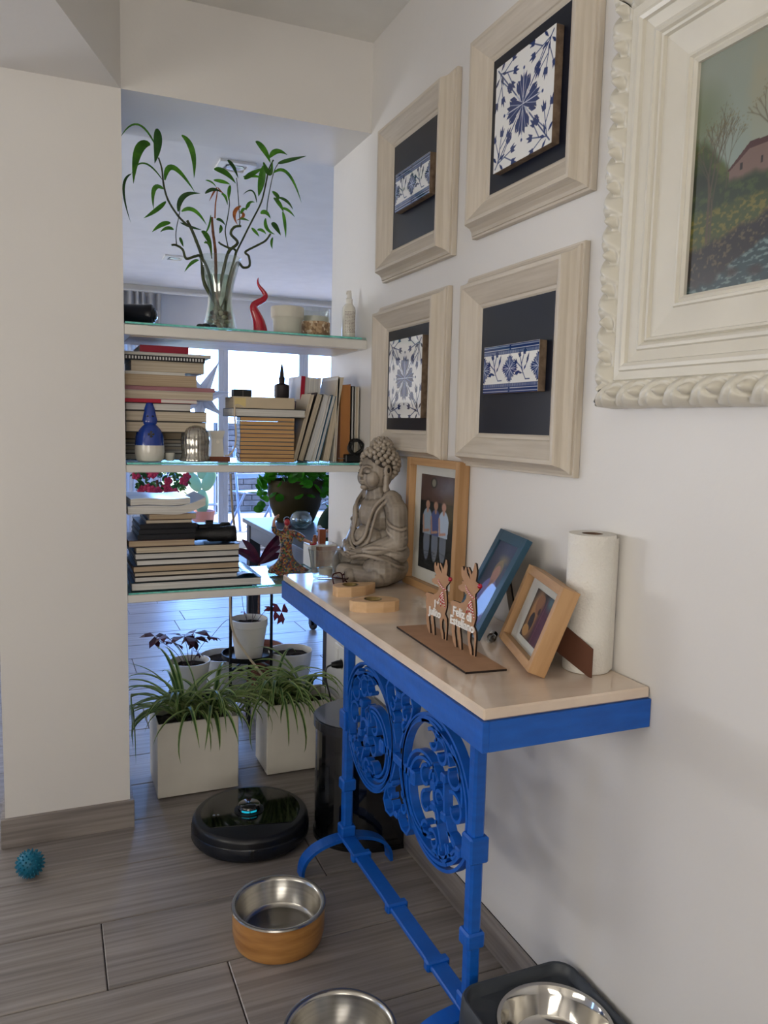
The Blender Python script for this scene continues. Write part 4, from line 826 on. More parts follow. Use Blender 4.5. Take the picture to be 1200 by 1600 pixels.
cb.build('hair_base', STONED, bd, True, (0, 0, -HD)); hc.build('hair_curls', mat('stone_highlight', '#a99e90', .45, col2='#94897c', scale=(30, 30, 30)), bd, True, (0, 0, -HD))
for s in (-1, 1):
    MB().ball((s * .0538, .011, .325), (.0014, .005, .008), 10, 8).build('ear_hollow', STONED, bd, True, (0, 0, -HD))
    MB().tube(smoothpts([(s * .009, -.0425, .3165), (s * .018, -.0445, .3145), (s * .029, -.0365, .3165)], 4), .0008, 5).build('eye_line', STONED, bd, True, (0, 0, -HD))
# ------------------------------------------------------------------ floor things
# steel bowl in bamboo ring
wb = thing('dog_bowl', 'stainless dog bowl set in a round amber bamboo stand, in front of the table foot', 'bowl', (.494, 1.768, 0))
MB().lathe([(.103, .001), (.108, .004), (.1135, .03), (.1135, .072), (.111, .086), (.104, .0865), (.104, .001), (.103, .001)], 64).build('bamboo_stand', BAMBOOW, wb, 35)
MB().lathe([(.1135, .0868), (.1165, .0895), (.1150, .0935), (.110, .0945), (.1055, .0925), (.102, .086), (.096, .030), (.088, .022), (.082, .021), (0, .020)], 72).build('steel_bowl', STEEL, wb, 50)
sb = thing('dog_bowl', 'plain stainless dog bowl cut off by the bottom edge, left of the grey feeder', 'bowl', (.502, 1.338, 0))
MB().lathe([(0, .001), (.098, .001), (.104, .006), (.1115, .072), (.1155, .0765), (.1145, .081), (.110, .082), (.1055, .080), (.1025, .074), (.094, .014), (.088, .009), (0, .008)], 72).build('steel_bowl', STEEL, sb, 50)
# raised feeder
fd = thing('dog_feeder', 'dark grey plastic raised feeder tray against the wall by the near table leg', 'feeder', (0, 0, 0))
cx, cy, cr_ = .838, 1.100, .101
def rrect(x0, x1, y0, y1, r, a):  # ray from centre to rounded rect
    dx_, dy_ = math.cos(a), math.sin(a); lo, hi = 0, 1.0
    def inside(px, py):
        qx = max(x0 + r - px, px - (x1 - r), 0); qy = max(y0 + r - py, py - (y1 - r), 0); return qx * qx + qy * qy <= r * r if (qx > 0 and qy > 0) else (x0 <= px <= x1 and y0 <= py <= y1)
    for _ in range(40):
        mid = (lo + hi) / 2
        if inside(cx + dx_ * mid, cy + dy_ * mid): lo = mid
        else: hi = mid
    return (cx + dx_ * lo, cy + dy_ * lo)
n = 96; FX0, FX1, FY0, FY1 = .700, .958, .620, 1.240
rings = [([(cx + cr_ * math.cos(2 * PI * k / n), cy + cr_ * math.sin(2 * PI * k / n)) for k in range(n)], .150), ([(cx + cr_ * math.cos(2 * PI * k / n), cy + cr_ * math.sin(2 * PI * k / n)) for k in range(n)], .164)]
for ins, z in ((.016, .163), (.010, .172), (.007, .183), (.003, .184), (.0, .178), (-.002, .14), (-.006, .004)):
    x1_ = FX1 if ins < 0 else FX1 - ins
    rings.append(([rrect(FX0 + ins, x1_, FY0 + ins, min(FY1 - ins, 1.2445), .04, 2 * PI * k / n) for k in range(n)], z))
m = MB(); vs = [(x, y, z) for R__, z in rings for x, y in R__]; fs = [(i * n + k, i * n + (k + 1) % n, (i + 1) * n + (k + 1) % n, (i + 1) * n + k) for i in range(len(rings) - 1) for k in range(n)]
m.add(vs, fs).build('tray', RUBBER, fd, 50)
MB().lathe([(.099, .1655), (.1085, .167), (.1105, .172), (.108, .176), (.101, .175), (.093, .162), (.085, .125), (.079, .119), (.060, .1165), (.058, .119), (.05, .120), (0, .1195)], 72, (cx, cy, 0)).build('steel_bowl', STEELP, fd, 50)
# spiky ball
sp = MB(); sp.ball((0, 0, 0), .034, 20, 14); Ns = 130
for k in range(Ns):
    zz = 1 - 2 * (k + .5) / Ns; rr = math.sqrt(1 - zz * zz); a = ga * k; d = Vector((rr * math.cos(a), rr * math.sin(a), zz)); sp.tube([d * .033, d * .0395], [.0028, .0012], 6)
bl_ = sp.build('spiky_ball', mat('teal_rubber', '#0f6e8c', .5, col2='#0b5f7a'), None, True, (-.080, 2.262, .0385)); tag(bl_, 'teal rubber dog ball covered in spikes on the grey floor', 'ball')
# robot vacuum
rv = thing('robot_vacuum', 'round black robot vacuum with a glowing cyan turret on the floor before the planters', 'robot vacuum', (.540, 2.262, 0), (0, 0, math.radians(-12)))
MB().lathe([(0, .006), (.150, .006), (.168, .010), (.1735, .016), (.1755, .040), (.1755, .068), (.172, .078), (.164, .0835), (0, .0835)], 96).build('body', mat('satin_black', '#10131a', .32, col2='#0e1117'), rv, 50)
MB().lathe([(.1765, .020), (.1785, .024), (.1785, .050), (.1765, .054)], 96).build('bumper', mat('bumper_black', '#171b24', .25), rv, 50)
pl_ = [(.150 * math.cos(a), .150 * math.sin(a)) for a in [math.radians(-38 + k * (256 / 60)) for k in range(61)]]
MB().prism(pl_, .0836, .0862, lambda u, v, h: (u, v, h)).build('glossy_lid', BLACKG, rv)
MB().lathe([(.045, .0862), (.045, .089), (.0335, .0895), (.0335, .0905)], 48, (-.005, .0, 0)).build('turret_collar', BLACKP, rv, 50)
MB().lathe([(.034, .0895), (.034, .104), (.031, .107), (0, .1075)], 48, (-.005, .0, 0)).build('turret', BLACKG, rv, 50)
m = MB(); 
for a0, a1 in ((-130, -88), (-84, -50)):
    P = [math.radians(a0 + (a1 - a0) * k / 10) for k in range(11)]
    for k in range(10): m.add([(-.005 + .0346 * math.cos(P[k]), .0346 * math.sin(P[k]), .092), (-.005 + .0346 * math.cos(P[k + 1]), .0346 * math.sin(P[k + 1]), .092), (-.005 + .0346 * math.cos(P[k + 1]), .0346 * math.sin(P[k + 1]), .098), (-.005 + .0346 * math.cos(P[k]), .0346 * math.sin(P[k]), .098)], [(0, 1, 2, 3)])
m.build('turret_light', mat('cyan_glow', '#0aa7c2', .4, emit='#19b9d6', estr=.55), rv)
MB().bbox(-.007, .007, -.1795, -.174, .026, .052, .002).build('sensor_window', BLACKG, rv)
for q in (-.11, -.098): MB().lathe([(0, .0866), (.004, .0866), (.004, .0863)], 16, (q, -.02, 0)).build('button', mat('button_grey', '#8d949c', .4), rv)
# waste bin
bn = thing('waste_bin', 'black half round pedal bin with flat lid, behind the far table leg', 'bin', (.955, 2.185, 0))
def dshape(w, d, n=28): return [(0, d)] + [(-w * math.sin(PI * k / n) ** .8, d * math.cos(PI * k / n)) for k in range(1, n)] + [(0, -d)]
MB().prism(dshape(.229, .150), .012, .352, lambda u, v, h: (u, v, h)).build('body', BLACKG, bn)
MB().prism(dshape(.235, .155), .352, .378, lambda u, v, h: (u, v, h)).prism(dshape(.230, .148), .378, .381, lambda u, v, h: (u, v, h)).build('lid', mat('lid_black', '#1a1c22', .25, coat=.5), bn)
MB().prism(dshape(.232, .153), 0, .012, lambda u, v, h: (u, v, h)).build('base', BLACKP, bn)
# socket with plug and cord on the right reveal
sk = thing('wall_socket', 'white double wall socket on the reveal behind the far table leg', 'socket', (XW, 2.625, .400), WALLROT)
MB().bbox(-.078, .042, -.009, 0, -.045, .060, .003).build('plate', WHITE, sk); MB().lathe([(.021, 0), (.020, .003), (.019, -.006), (0, -.006)], 24).build('socket_cup', WHITE, sk, True, (0.01, -.0095, .0), (PI / 2, 0, 0)); MB().bbox(-.062, -.035, -.0115, -.0088, .0, .045, .001).build('switch', WHITE, sk)
pg = MB().tube([(XW - .010, 2.615, .400), (XW - .030, 2.615, .400), (XW - .050, 2.618, .400)], [.016, .015, .009], 14).tube(smoothpts([(XW - .048, 2.618, .400), (XW - .068, 2.620, .388), (XW - .070, 2.615, .345), (XW - .060, 2.600, .290), (XW - .040, 2.58, .18), (XW - .03, 2.50, .05), (XW - .03, 2.42, .008)], 5), .0032, 8)
tag(pg.build('charger_lead', BLACKP, None, True), 'black plug and cord hanging from the wall socket behind the bin', 'cable')
# planters with spider plants
SPM = bpy.data.materials.new('spider_leaf')
LG = mat('spider_leaf_green', '#4a6e36', .4, col2='#365628', scale=(40, 40, 40), rand=.25); LW = mat('spider_leaf_cream', '#a9b67c', .45, col2='#7f9a58', scale=(40, 40, 40), rand=.1); bpy.data.materials.remove(SPM); translucent(LG, .25); translucent(LW, .3)
def leaf_strip(base, az, L, rise, droop, wd, seed, org=(0, 0, 0)):
    R_ = random.Random(seed); n = 14; m = MB(); P = []; p = Vector(base); th = rise; step = L / n
    d0 = Vector((math.cos(az), math.sin(az), 0)); side = Vector((-math.sin(az), math.cos(az), 0)); tw = R_.uniform(-.25, .25)
    for k in range(n + 1):
        lo_ = .226 if 2.42 < p.y + org[1] < 2.84 else -9
        q_ = p.copy(); q_.x = min(max(q_.x + org[0], lo_), .945) - org[0]; P.append(q_); p = p + (d0 * math.cos(th) + Vector((0, 0, 1)) * math.sin(th)) * step + side * tw * step * (k / n); th -= droop / n * (.5 + k / n)
    vs = []
    for k, q in enumerate(P):
        t = k / n; w_ = wd * (.55 + .45 * min(1, t * 4)) * (1 - t ** 3) + .0004; tt = (P[min(k + 1, n)] - P[max(k - 1, 0)]).normalized(); up = side.cross(tt).normalized()
        for x, hh in ((-1, .25), (-.5, 0), (.5, 0), (1, .25)): vs.append(q + side * x * w_ / 2 + up * (abs(hh) * w_ * -1 if up.z < 0 else hh * w_))
    fs = []; mi = []
    for k in range(n):
        for j in range(3): fs.append((4 * k + j, 4 * k + j + 1, 4 * k + 5 + j, 4 * k + 4 + j)); mi.append(0 if j == 1 else 1)
    m.v = vs; m.f = fs; m.mi = mi; return m
def square_planter(x0, y0, w_, d_, h, label):
    t = thing('planter', label, 'planter', (x0, y0, 0)); wt = .006; m = MB(); mI = MB()
    m.bbox(0, w_, 0, wt, .006, h, .002).bbox(0, w_, d_ - wt, d_, .006, h, .002).bbox(0, wt, wt, d_ - wt, .006, h, .002).bbox(w_ - wt, w_, wt, d_ - wt, .006, h, .002).box(wt, w_ - wt, wt, d_ - wt, .006, .02)
    for a in (.02, w_ - .05):
        for b_ in (.02, d_ - .05): m.box(a, a + .03, b_, b_ + .03, 0, .006)
    m.build('box', mat('white_planter', '#d8d3c8', .35), t)
    m = MB(); N = 14; H_ = [[h - .045 + .02 * noise.noise(Vector((i * .7 + x0 * 9, j * .7, 0))) for j in range(N + 1)] for i in range(N + 1)]
    vs = [(wt + (w_ - 2 * wt) * i / N, wt + (d_ - 2 * wt) * j / N, H_[i][j]) for i in range(N + 1) for j in range(N + 1)]
    m.add(vs, [(i * (N + 1) + j, (i + 1) * (N + 1) + j, (i + 1) * (N + 1) + j + 1, i * (N + 1) + j + 1) for i in range(N) for j in range(N)]).build('soil', SOIL, t, True); return t
square_planter(.303, 2.592, .272, .222, .263, 'white square floor planter with a spider plant, left one under the shelves')
square_planter(.690, 2.642, .262, .175, .262, 'white square floor planter with a spider plant, right one beside the black bin')
def spider(name, c, label, crowns, seed, specials=(), box=None):
    t = thing('spider_plant', label, 'plant', c, group='spider plants under the shelves'); R_ = random.Random(seed); cnt = 0
    for (cx_, cy_, n_) in crowns:
        for k in range(n_):
            az = R_.uniform(0, 2 * PI) if k % 3 else R_.uniform(-PI, -.1); L = R_.uniform(.18, .36); rise = R_.uniform(.75, 1.45)
            ex = Vector((cx_ + math.cos(az) * L * .6, cy_ + math.sin(az) * L * .6, 0)) + Vector(c)
            if ex.x > .93: az = PI - az; L *= .8
            ex = Vector((cx_ + math.cos(az) * L * .6, cy_ + math.sin(az) * L * .6, 0)) + Vector(c)
            if ex.y > 2.98: L *= .6
            leaf_strip((cx_ + R_.uniform(-.012, .012), cy_ + R_.uniform(-.012, .012), 0), az, L, rise, R_.uniform(1.6, 3.0), R_.uniform(.013, .021), seed * 99 + k, c).build('leaf', [LG, LW], t, True)
    for (b0, az, L, rise, droop, wd) in specials: leaf_strip(b0, az, L, rise, droop, wd, 5, c).build('leaf', [LG, LW], t, True)
    return t
SP1 = spider('a', (.44, 2.70, .228), 'spider plant with long striped leaves arching over the left white planter toward the pillar', [(-.04, .0, 42), (.055, -.02, 40)], 11,
       [((-.05, -.02, 0), PI + .25, .42, 1.2, 3.6, .015), ((-.05, -.03, 0), PI + .5, .46, .9, 3.0, .012), ((-.03, -.04, 0), PI + .05, .34, 1.0, 1.8, .011), ((-.04, 0, 0), PI - .3, .30, 1.35, 1.4, .010), ((0, -.03, 0), -2.0, .34, .9, 3.4, .011), ((.0, -.03, 0), -1.5, .30, 1.0, 3.6, .010), ((.05, -.04, 0), -.6, .34, 1.0, 3.3, .010), ((.02, 0, 0), 2.2, .30, 1.5, 1.0, .008)])
SP2 = spider('b', (.80, 2.72, .228), 'spider plant filling the right white planter, striped leaves falling in front of it', [(-.06, .0, 42), (.05, .0, 44)], 23,
       [((-.07, -.04, 0), -2.2, .40, 1.0, 3.5, .012), ((-.05, -.04, 0), -1.75, .36, 1.0, 3.9, .012), ((-.04, -.05, 0), -1.55, .38, .9, 3.8, .012), ((-.08, -.02, 0), -2.8, .40, 1.1, 3.2, .012), ((-.08, 0, 0), PI - .1, .36, 1.2, 2.8, .012), ((-.03, -.05, 0), -1.35, .34, 1.0, 3.6, .011)])
for q, (x, L) in enumerate(((.455, .13), (.47, .085), (.505, .14), (.375, .10))):
    MB().tube(smoothpts([(x, 2.600, .262), (x + .004, 2.582, .262), (x + .012 - .008 * (q % 2), 2.578, .262 - L * .5), (x + .006, 2.580, .262 - L)], 4), [.0016] * 12 + [.0008], 5).build('dry_runner', mat('dry_runner', '#a88a6c', .7), SP1, True)
# plant stand
st = thing('plant_stand', 'black metal tiered plant stand with round trays behind the white planters', 'plant stand', (0, 0, 0))
TR = [(.705, 3.02, .340, .100), (.470, 2.975, .222, .078), (.645, 3.18, .150, .105), (.885, 3.03, .205, .095), (.640, 3.10, .640, .075)]
for x, y, z, r in TR:
    MB().lathe([(0, z - .004), (r, z - .004), (r + .002, z), (r + .002, z + .016), (r, z + .016), (r - .001, z), (0, z)], 40, (x, y, 0)).build('tray', BLACKM, st, 40)
for x, y, h in ((.625, 2.965, .66), (.790, 2.975, .66), (.740, 3.135, .66)): MB().lathe([(.006, 0), (.006, h)], 10, (x, y, 0), cap0=True, cap1=True).build('post', BLACKM, st, True)
m = MB()
for a, b_ in (((.740, 3.135, .15), (.645, 3.18, .147)), ((.790, 2.975, .20), (.885, 3.03, .202)), ((.625, 2.965, .636), (.64, 3.10, .636)), ((.74, 3.135, .636), (.64, 3.10, .636)), ((.625, 2.965, .30), (.790, 2.975, .30)), ((.790, 2.975, .30), (.740, 3.135, .30)), ((.625, 2.965, .30), (.740, 3.135, .30))): m.tube([a, b_], .004, 8)
m.build('brace', BLACKM, st, True)
for q in range(3):
    a = q * 2.1 + .3; MB().tube([(.470 + .075 * math.cos(a), 2.975 + .075 * math.sin(a), .23), (.470 + .085 * math.cos(a), 2.975 + .085 * math.sin(a), 0)], .005, 8).build('leg', BLACKM, st, True)
    MB().tube([(.645 + .1 * math.cos(a), 3.18 + .1 * math.sin(a), .15), (.645 + .11 * math.cos(a), 3.18 + .11 * math.sin(a), 0)], .005, 8).build('leg', BLACKM, st, True)
    MB().tube([(.885 + .09 * math.cos(a + 1), 3.03 + .09 * math.sin(a + 1), .21), (.885 + .1 * math.cos(a + 1), 3.03 + .1 * math.sin(a + 1), 0)], .005, 8).build('leg', BLACKM, st, True)
def round_pot(x, y, z, r0, r1, h, label, rim=True, name='flower_pot'):
    t = thing(name, label, 'pot', (x, y, z), group='white pots on the black plant stand')
    P = [(0, .001), (r0, .001), (r1 - .003, h - .03), (r1, h - .028), (r1, h), (r1 - .004, h), (r1 - .006, h - .02), (r1 - .008, h - .022)] if rim else [(0, .001), (r0, .001), (r0 + .003, .006), (r1, h), (r1 - .004, h), (r1 - .008, h - .03)]
    MB().lathe(P, 44).build('pot', mat('white_pot', '#d9d5cc', .4), t, 40)
    N = 20; m = MB(); rr = r1 - .007; vs = [(0, 0, h - .022)]
    for i in range(1, 5):
        for k in range(N): a = 2 * PI * k / N; vs.append((rr * i / 4 * math.cos(a), rr * i / 4 * math.sin(a), h - .024 + .008 * noise.noise(Vector((i * 1.3, k * .9, x * 7)))))
    fs = [(0, 1 + k, 1 + (k + 1) % N) for k in range(N)] + [(1 + i * N + k, 1 + (i + 1) * N + k, 1 + (i + 1) * N + (k + 1) % N, 1 + i * N + (k + 1) % N) for i in range(3) for k in range(N)]
    m.add(vs, fs).build('soil', SOIL, t); return t
round_pot(.705, 3.00, .3405, .052, .074, .158, 'white ribbed rim flower pot on the upper stand tray, thin stems in dark soil')
ox = round_pot(.470, 2.975, .2225, .055, .078, .135, 'white flower pot with purple oxalis, left one on the plant stand', False)
round_pot(.645, 3.18, .1505, .085, .103, .155, 'wide white flower pot half filled with soil, low behind the stand posts', False)
round_pot(.885, 3.03, .2055, .070, .090, .140, 'white flower pot with dark soil on the right stand tray, beside the wall reveal', False)
def tri_leaf(c, az, s, tilt, roll):
    m = MB(); R = Matrix.Translation(c) @ Matrix.Rotation(az, 4, 'Z') @ Matrix.Rotation(tilt, 4, 'X')
    for q in range(3):
        a = q * 2.1 + roll; Q = Matrix.Rotation(a, 4, 'Z'); V_ = [R @ Q @ Vector(p) for p in ((0, 0, 0), (s * .55, s * .35, -.10 * s), (s * .95, .30 * s, -.32 * s), (s * .75, 0, -.12 * s), (s * .95, -.30 * s, -.32 * s), (s * .55, -s * .35, -.10 * s))]
        m.add(V_, [(0, 1, 3), (1, 2, 3), (0, 3, 5), (3, 4, 5)])
    return m
oxp = thing('oxalis_plant', 'purple oxalis with drooping triangular leaves in the left pot of the stand', 'plant', (.470, 2.975, .34))
for x, z, s, tl, az in ((-.125, .115, .058, .35, .2), (-.085, .120, .062, -.2, 1.0), (-.060, .100, .050, .5, 2.2), (-.02, .120, .066, .1, .6), (.02, .118, .066, -.3, 1.9), (.025, .095, .052, .45, .1), (.075, .105, .060, .3, 2.6), (.035, .045, .028, .6, 1.2)):
    tri_leaf((x, R_.uniform(-.03, .03), z), az, s, tl, az).build('leaf', PURPLE, oxp)
    MB().tube(smoothpts([(x * .12, 0, -.01), (x * .45, .0, z * .5), (x, 0, z)], 4), .0011, 5).build('stem', mat('oxalis_stem', '#4b3a3c', .6), oxp, True)
ox2 = thing('oxalis_plant', 'thin stemmed oxalis in the upper pot, two red leaves hanging right of the post', 'plant', (.705, 3.00, .48))
for P in ([(0, 0, -.01), (-.02, 0, .05), (-.03, 0, .13)], [(.01, 0, -.01), (.02, .01, .06), (.01, .01, .15)], [(.01, 0, 0), (.04, 0, .06), (.035, 0, .12)], [(-.01, 0, -.01), (-.01, 0, .03), (-.02, 0, .045)], [(-.05, 0, .0), (-.09, -.01, .02), (-.16, -.02, -.05)], [(.03, 0, 0), (.07, -.01, .05), (.105, -.02, .045)]): MB().tube(smoothpts(P, 4), .0010, 5).build('stem', mat('oxalis_stem', '#4b3a3c', .6), ox2, True)
for c_, s, tl in (((.100, -.02, .047), .045, .7), ((.128, -.02, .040), .052, 1.2), ((-.02, 0, .045), .014, .3)): tri_leaf(c_, .5, s, tl, .3).build('leaf', mat('oxalis_red', '#6d0f2a', .5), ox2)
# white cord behind the shelves
wc = MB().tube(smoothpts([(.593, 2.818, 1.085), (.602, 2.825, .95), (.624, 2.835, .76), (.600, 2.835, .70), (.590, 2.81, .63), (.599, 2.805, .51), (.645, 2.80, .42), (.698, 2.79, .345), (.74, 2.76, .26)], 6), .0042, 8)
tag(wc.build('hanging_cord', mat('ivory_cord', '#cfc0a8', .5), None, True), 'ivory cord hanging down behind the shelves into the right planter', 'cord')
# ------------------------------------------------------------------ top shelf
vs_ = thing('glass_vase', 'clear flared glass vase with pebbles and water holding the lucky bamboo on the top shelf', 'vase', (.510, 2.59, Z1))
VP = [(0, .001), (.050, .001), (.054, .004), (.050, .03), (.0395, .085), (.038, .11), (.044, .150), (.056, .195), (.0655, .232), (.0668, .234), (.0655, .2355)]
VI = [(.0628, .232), (.053, .195), (.041, .150), (.035, .11), (.0365, .085), (.046, .03), (.048, .010), (0, .009)]
MB().lathe(VP + VI, 56).build('glass', clear_mat('vase_glass', (.93, .96, .93), .30, pw=2.2), vs_, 50)
MB().lathe([(0, .010), (.046, .012), (.0445, .03), (.0355, .085), (.0345, .11), (.040, .150), (.0465, .176), (0, .176)], 48).build('water', clear_mat('water', (.80, .86, .76), .25), vs_, 50)
pb = [mat('pebble_pale', '#c9bfb2', .5), mat('pebble_brown', '#6b4f40', .5), mat('pebble_grey', '#7d7a76', .5)]; R_ = random.Random(5); npb = 0
for lay in range(5):
    z = .018 + lay * .014; rr = .040 - lay * .0035 if lay < 4 else .02
    for k in range(10 if lay < 4 else 5):
        a = 2 * PI * k / 10 + lay * .3; r_2 = rr * (1 if k % 3 else .55) - .003
        MB().ball((r_2 * math.cos(a), r_2 * math.sin(a), z), (R_.uniform(.008, .011), R_.uniform(.007, .010), R_.uniform(.006, .008)), 10, 6, R=Matrix.Rotation(R_.uniform(0, 3), 3, 'Z')).build('pebble', pb[(k + lay) % 3], vs_, True)
bb = thing('bamboo_plant', 'tall lucky bamboo with curled canes and drooping green leaves in the glass vase', 'plant', (.510, 2.59, Z1))
BO = Vector((.510, 2.59, Z1)); VC = (.510, 2.59)
SM = {'thick': STEM, 'curly': STEM, 'cane': CANE, 'dry': DRYL, 'thin': STEM}
low = {0: (.02, -.01), 2: (-.01, -.02), 3: (.005, .01), 5: (-.02, .0), 6: (.015, .01), 8: (-.01, .015), 9: (.01, -.005)}
for i_, (kd, P, r) in enumerate(BAMBOO_STEMS):
    P = [Vector(p) for p in P]
    if i_ in low: P = [Vector((VC[0] + low[i_][0], VC[1] + low[i_][1], Z1 + .045))] + P
    Q = smoothpts([p - BO for p in P], 5)
    rs = [r * 1.25 * (1.0 + .13 * math.cos(k * 2 * PI / 5) ** 8) * (1 - .35 * k / len(Q)) for k in range(len(Q))]
    MB().tube(Q, rs, 10).build('cane' if kd != 'thin' else 'stem', SM[kd], bb, True)
def blade(a, b_, c, wd, fold=.22):
    a, b_, c = Vector(a), Vector(b_), Vector(c); n = 12; P = []
    for k in range(n + 1): t = k / n; P.append((1 - t) ** 2 * a + 2 * t * (1 - t) * (2 * b_ - .5 * a - .5 * c) + t * t * c)
    vs = []; 
    for k, p in enumerate(P):
        t = k / n; w_ = wd * max(.03, math.sin(PI * min(1, .02 + t * .98) ** .75) ** .8); tt = (P[min(k + 1, n)] - P[max(k - 1, 0)]).normalized(); s = Vector((0, -1, .15)).cross(tt)
        if s.length < .2: s = Vector((1, 0, 0)).cross(tt)
        s.normalize(); nn = tt.cross(s)
        for x in (-1, -.5, 0, .5, 1): vs.append(p + s * x * w_ / 2 + nn * (abs(x) * w_ * fold))
    fs = [(5 * k + j, 5 * k + j + 1, 5 * k + 6 + j, 5 * k + 5 + j) for k in range(n) for j in range(4)]; return MB().add(vs, fs)
for i_, (a, b_, c, wd) in enumerate(BAMBOO_LEAVES):
    blade(Vector(a) - BO, Vector(b_) - BO, Vector(c) - BO, wd * 1.65, .10).build('leaf', LEAF if i_ % 5 else LEAFD, bb, True)
for a, b_, c, wd in DRY_LEAVES: blade(Vector(a) - BO, Vector(b_) - BO, Vector(c) - BO, wd).build('dry_leaf', DRYL, bb, True)
# red horn charm
HQ = [(.002, 0.0, .0245), (0, .018, .0225), (-.004, .037, .020), (-.012, .058, .0165), (-.020, .076, .0135), (-.020, .090, .0115), (-.006, .101, .0105), (.010, .110, .0098), (.018, .123, .0085), (.009, .138, .0068), (-.004, .153, .0048), (-.008, .166, .003), (-.0065, .178, .0008)]
hp = smoothpts([(x, 0, z_) for x, z_, r in HQ], 5); hr = []
for k in range(len(HQ) - 1): hr += [HQ[k][2] + (HQ[k + 1][2] - HQ[k][2]) * j / 5 for j in range(5)]
HQ[0] = (.002, 0, .0245); hr.append(.0008)
hn = MB().tube(hp, hr, 20).build('horn_ornament', RED, None, True, (.634, 2.56, Z1 + .0005)); tag(hn, 'glossy red twisted horn ornament on the top shelf beside the vase', 'ornament')
# stepped ceramic pot
cp = thing('ceramic_pot', 'plain off-white stepped ceramic pot on the top shelf, between horn and candle jar', 'pot', (.726, 2.56, Z1))
MB().lathe([(0, .001), (.043, .001), (.0455, .004), (.0475, .050), (.053, .056), (.0545, .060), (.0545, .090), (.0535, .092), (.050, .092), (.046, .06), (.042, .01), (0, .009)], 48).build('pot', mat('offwhite_ceramic', '#cfcbbf', .5), cp, 40)
cj = thing('candle_jar', 'clear glass jar of white wax with beaded band, top shelf by the wall', 'jar', (.832, 2.59, Z1))
MB().lathe([(0, .001), (.047, .001), (.0495, .004), (.0495, .098), (.0487, .0995), (.0475, .098), (.0475, .006), (0, .005)], 44).build('glass', clear_mat('jar_glass', (.93, .95, .94), .3), cj, 40)
MB().lathe([(0, .006), (.0472, .006), (.0472, .072), (0, .073)], 40).build('wax', mat('white_wax', '#dedad0', .6), cj, 40)
MB().lathe([(.0498, .006), (.0508, .008), (.0508, .052), (.0498, .054)], 44).build('shell_band', vor_mat('shell_band', ['#b89a7a', '#8c6f55', '#d6c4ab', '#a58566'], 110, .7, 1.0), cj, 40)
sb_ = thing('spray_bottle', 'small white pump spray bottle with printed text on the top shelf against the right wall', 'bottle', (.938, 2.55, Z1))
MB().lathe([(0, .001), (.0215, .001), (.0228, .004), (.0228, .098), (.021, .108), (.013, .118), (.0115, .120)], 32).build('bottle', WHITECER, sb_, 40)
MB().lathe([(.0125, .119), (.013, .121), (.013, .134), (.0095, .138), (.0075, .160), (.0065, .163), (0, .163)], 24).bbox(-.012, .004, -.004, .004, .150, .160, .001).build('pump', WHITE, sb_, 30)
m = MB()
for r_i in range(15):
    z = .022 + r_i * .0048; a = -2.5
    while a < -.75:
        L_ = random.uniform(.05, .3); a2 = min(a + L_, -.75)
        m.add([(.02295 * math.cos(a), .02295 * math.sin(a), z), (.02295 * math.cos(a2), .02295 * math.sin(a2), z), (.02295 * math.cos(a2), .02295 * math.sin(a2), z + .0024), (.02295 * math.cos(a), .02295 * math.sin(a), z + .0024)], [(0, 1, 2, 3)]); a = a2 + .06
m.build('print', mat('label_print', '#8b7a78', .6), sb_)
# dark rolled thing and pebbles
bt = thing('drinking_bottle', 'dark blue black bottle lying on its side at the left end of the top shelf', 'bottle', (.245, 2.56, Z1 + .0335), (0, PI / 2, math.radians(-18)))
MB().lathe([(0, -.035), (.028, -.035), (.031, -.030), (.031, .030), (.0325, .034), (.0325, .048), (.030, .053), (.022, .056), (.020, .060), (0, .061)], 36).build('body', mat('navy_black_plastic', '#10121d', .3), bt, 40)
MB().lathe([(.014, .0612), (.014, .064), (.009, .066), (0, .0662)], 24).build('cap', BLACKG, bt, True)
for q, (x, y, s) in enumerate(((.455, 2.52, .012), (.474, 2.53, .015), (.494, 2.505, .011))):
    o = MB().ball((0, 0, 0), (s, s * .8, s * .62), 12, 8).build('pebble', mat('dark_pebble', '#2b2a2c', .6), None, True, (x - .02, y, Z1 + s * .62)); tag(o, ('left', 'middle', 'right')[q] + ' one of three small dark pebbles at the foot of the glass vase', 'stone', 'dark pebbles by the vase')

# ------------------------------------------------------------------ books
COVER = {}
def cover(c):
    if c not in COVER: COVER[c] = mat('cover_' + c.strip('#'), c, .4, spec=.4)
    return COVER[c]
def book(label, cat, loc, w_, d_, h, cov, pages=PAPER, rz=0, tilt=0, soft=False, group=None, roll=0, spine=None, over=.002, dec=None):
    """lies flat: w along x (fore-edge to the viewer at y = 0), d along y, h thick"""
    t = thing('book' if cat == 'book' else cat.replace(' ', '_'), label, cat, loc, (tilt, roll, rz), group)
    c = .0012 if soft else .0022; m = MB(); m.bbox(0, w_, 0, d_, 0, c, .0004).bbox(0, w_, 0, d_, h - c, h, .0004)
    if spine == 'left': m.bbox(0, c, 0, d_, c, h - c, .0002)
    elif spine == 'front': m.bbox(0, w_, 0, c, c, h - c, .0002)
    else: m.bbox(0, w_, d_ - c, d_, c, h - c, .0002)
    m.build('cover', cover(cov), t); x0 = c if spine == 'left' else over; y0 = c if spine == 'front' else over
    MB().box(x0, w_ - over, y0, d_ - (c if spine not in ('left', 'front') else over), c, h - c).build('pages', pages, t)
    if dec: dec(t, w_, d_, h)
    return t
def spine_blocks(c, x0, x1):
    def f(t, w_, d_, h): MB().box(w_ * x0, w_ * x1, -.0004, .0002, h * .12, h * .88).build('spine_title', cover(c), t)
    return f
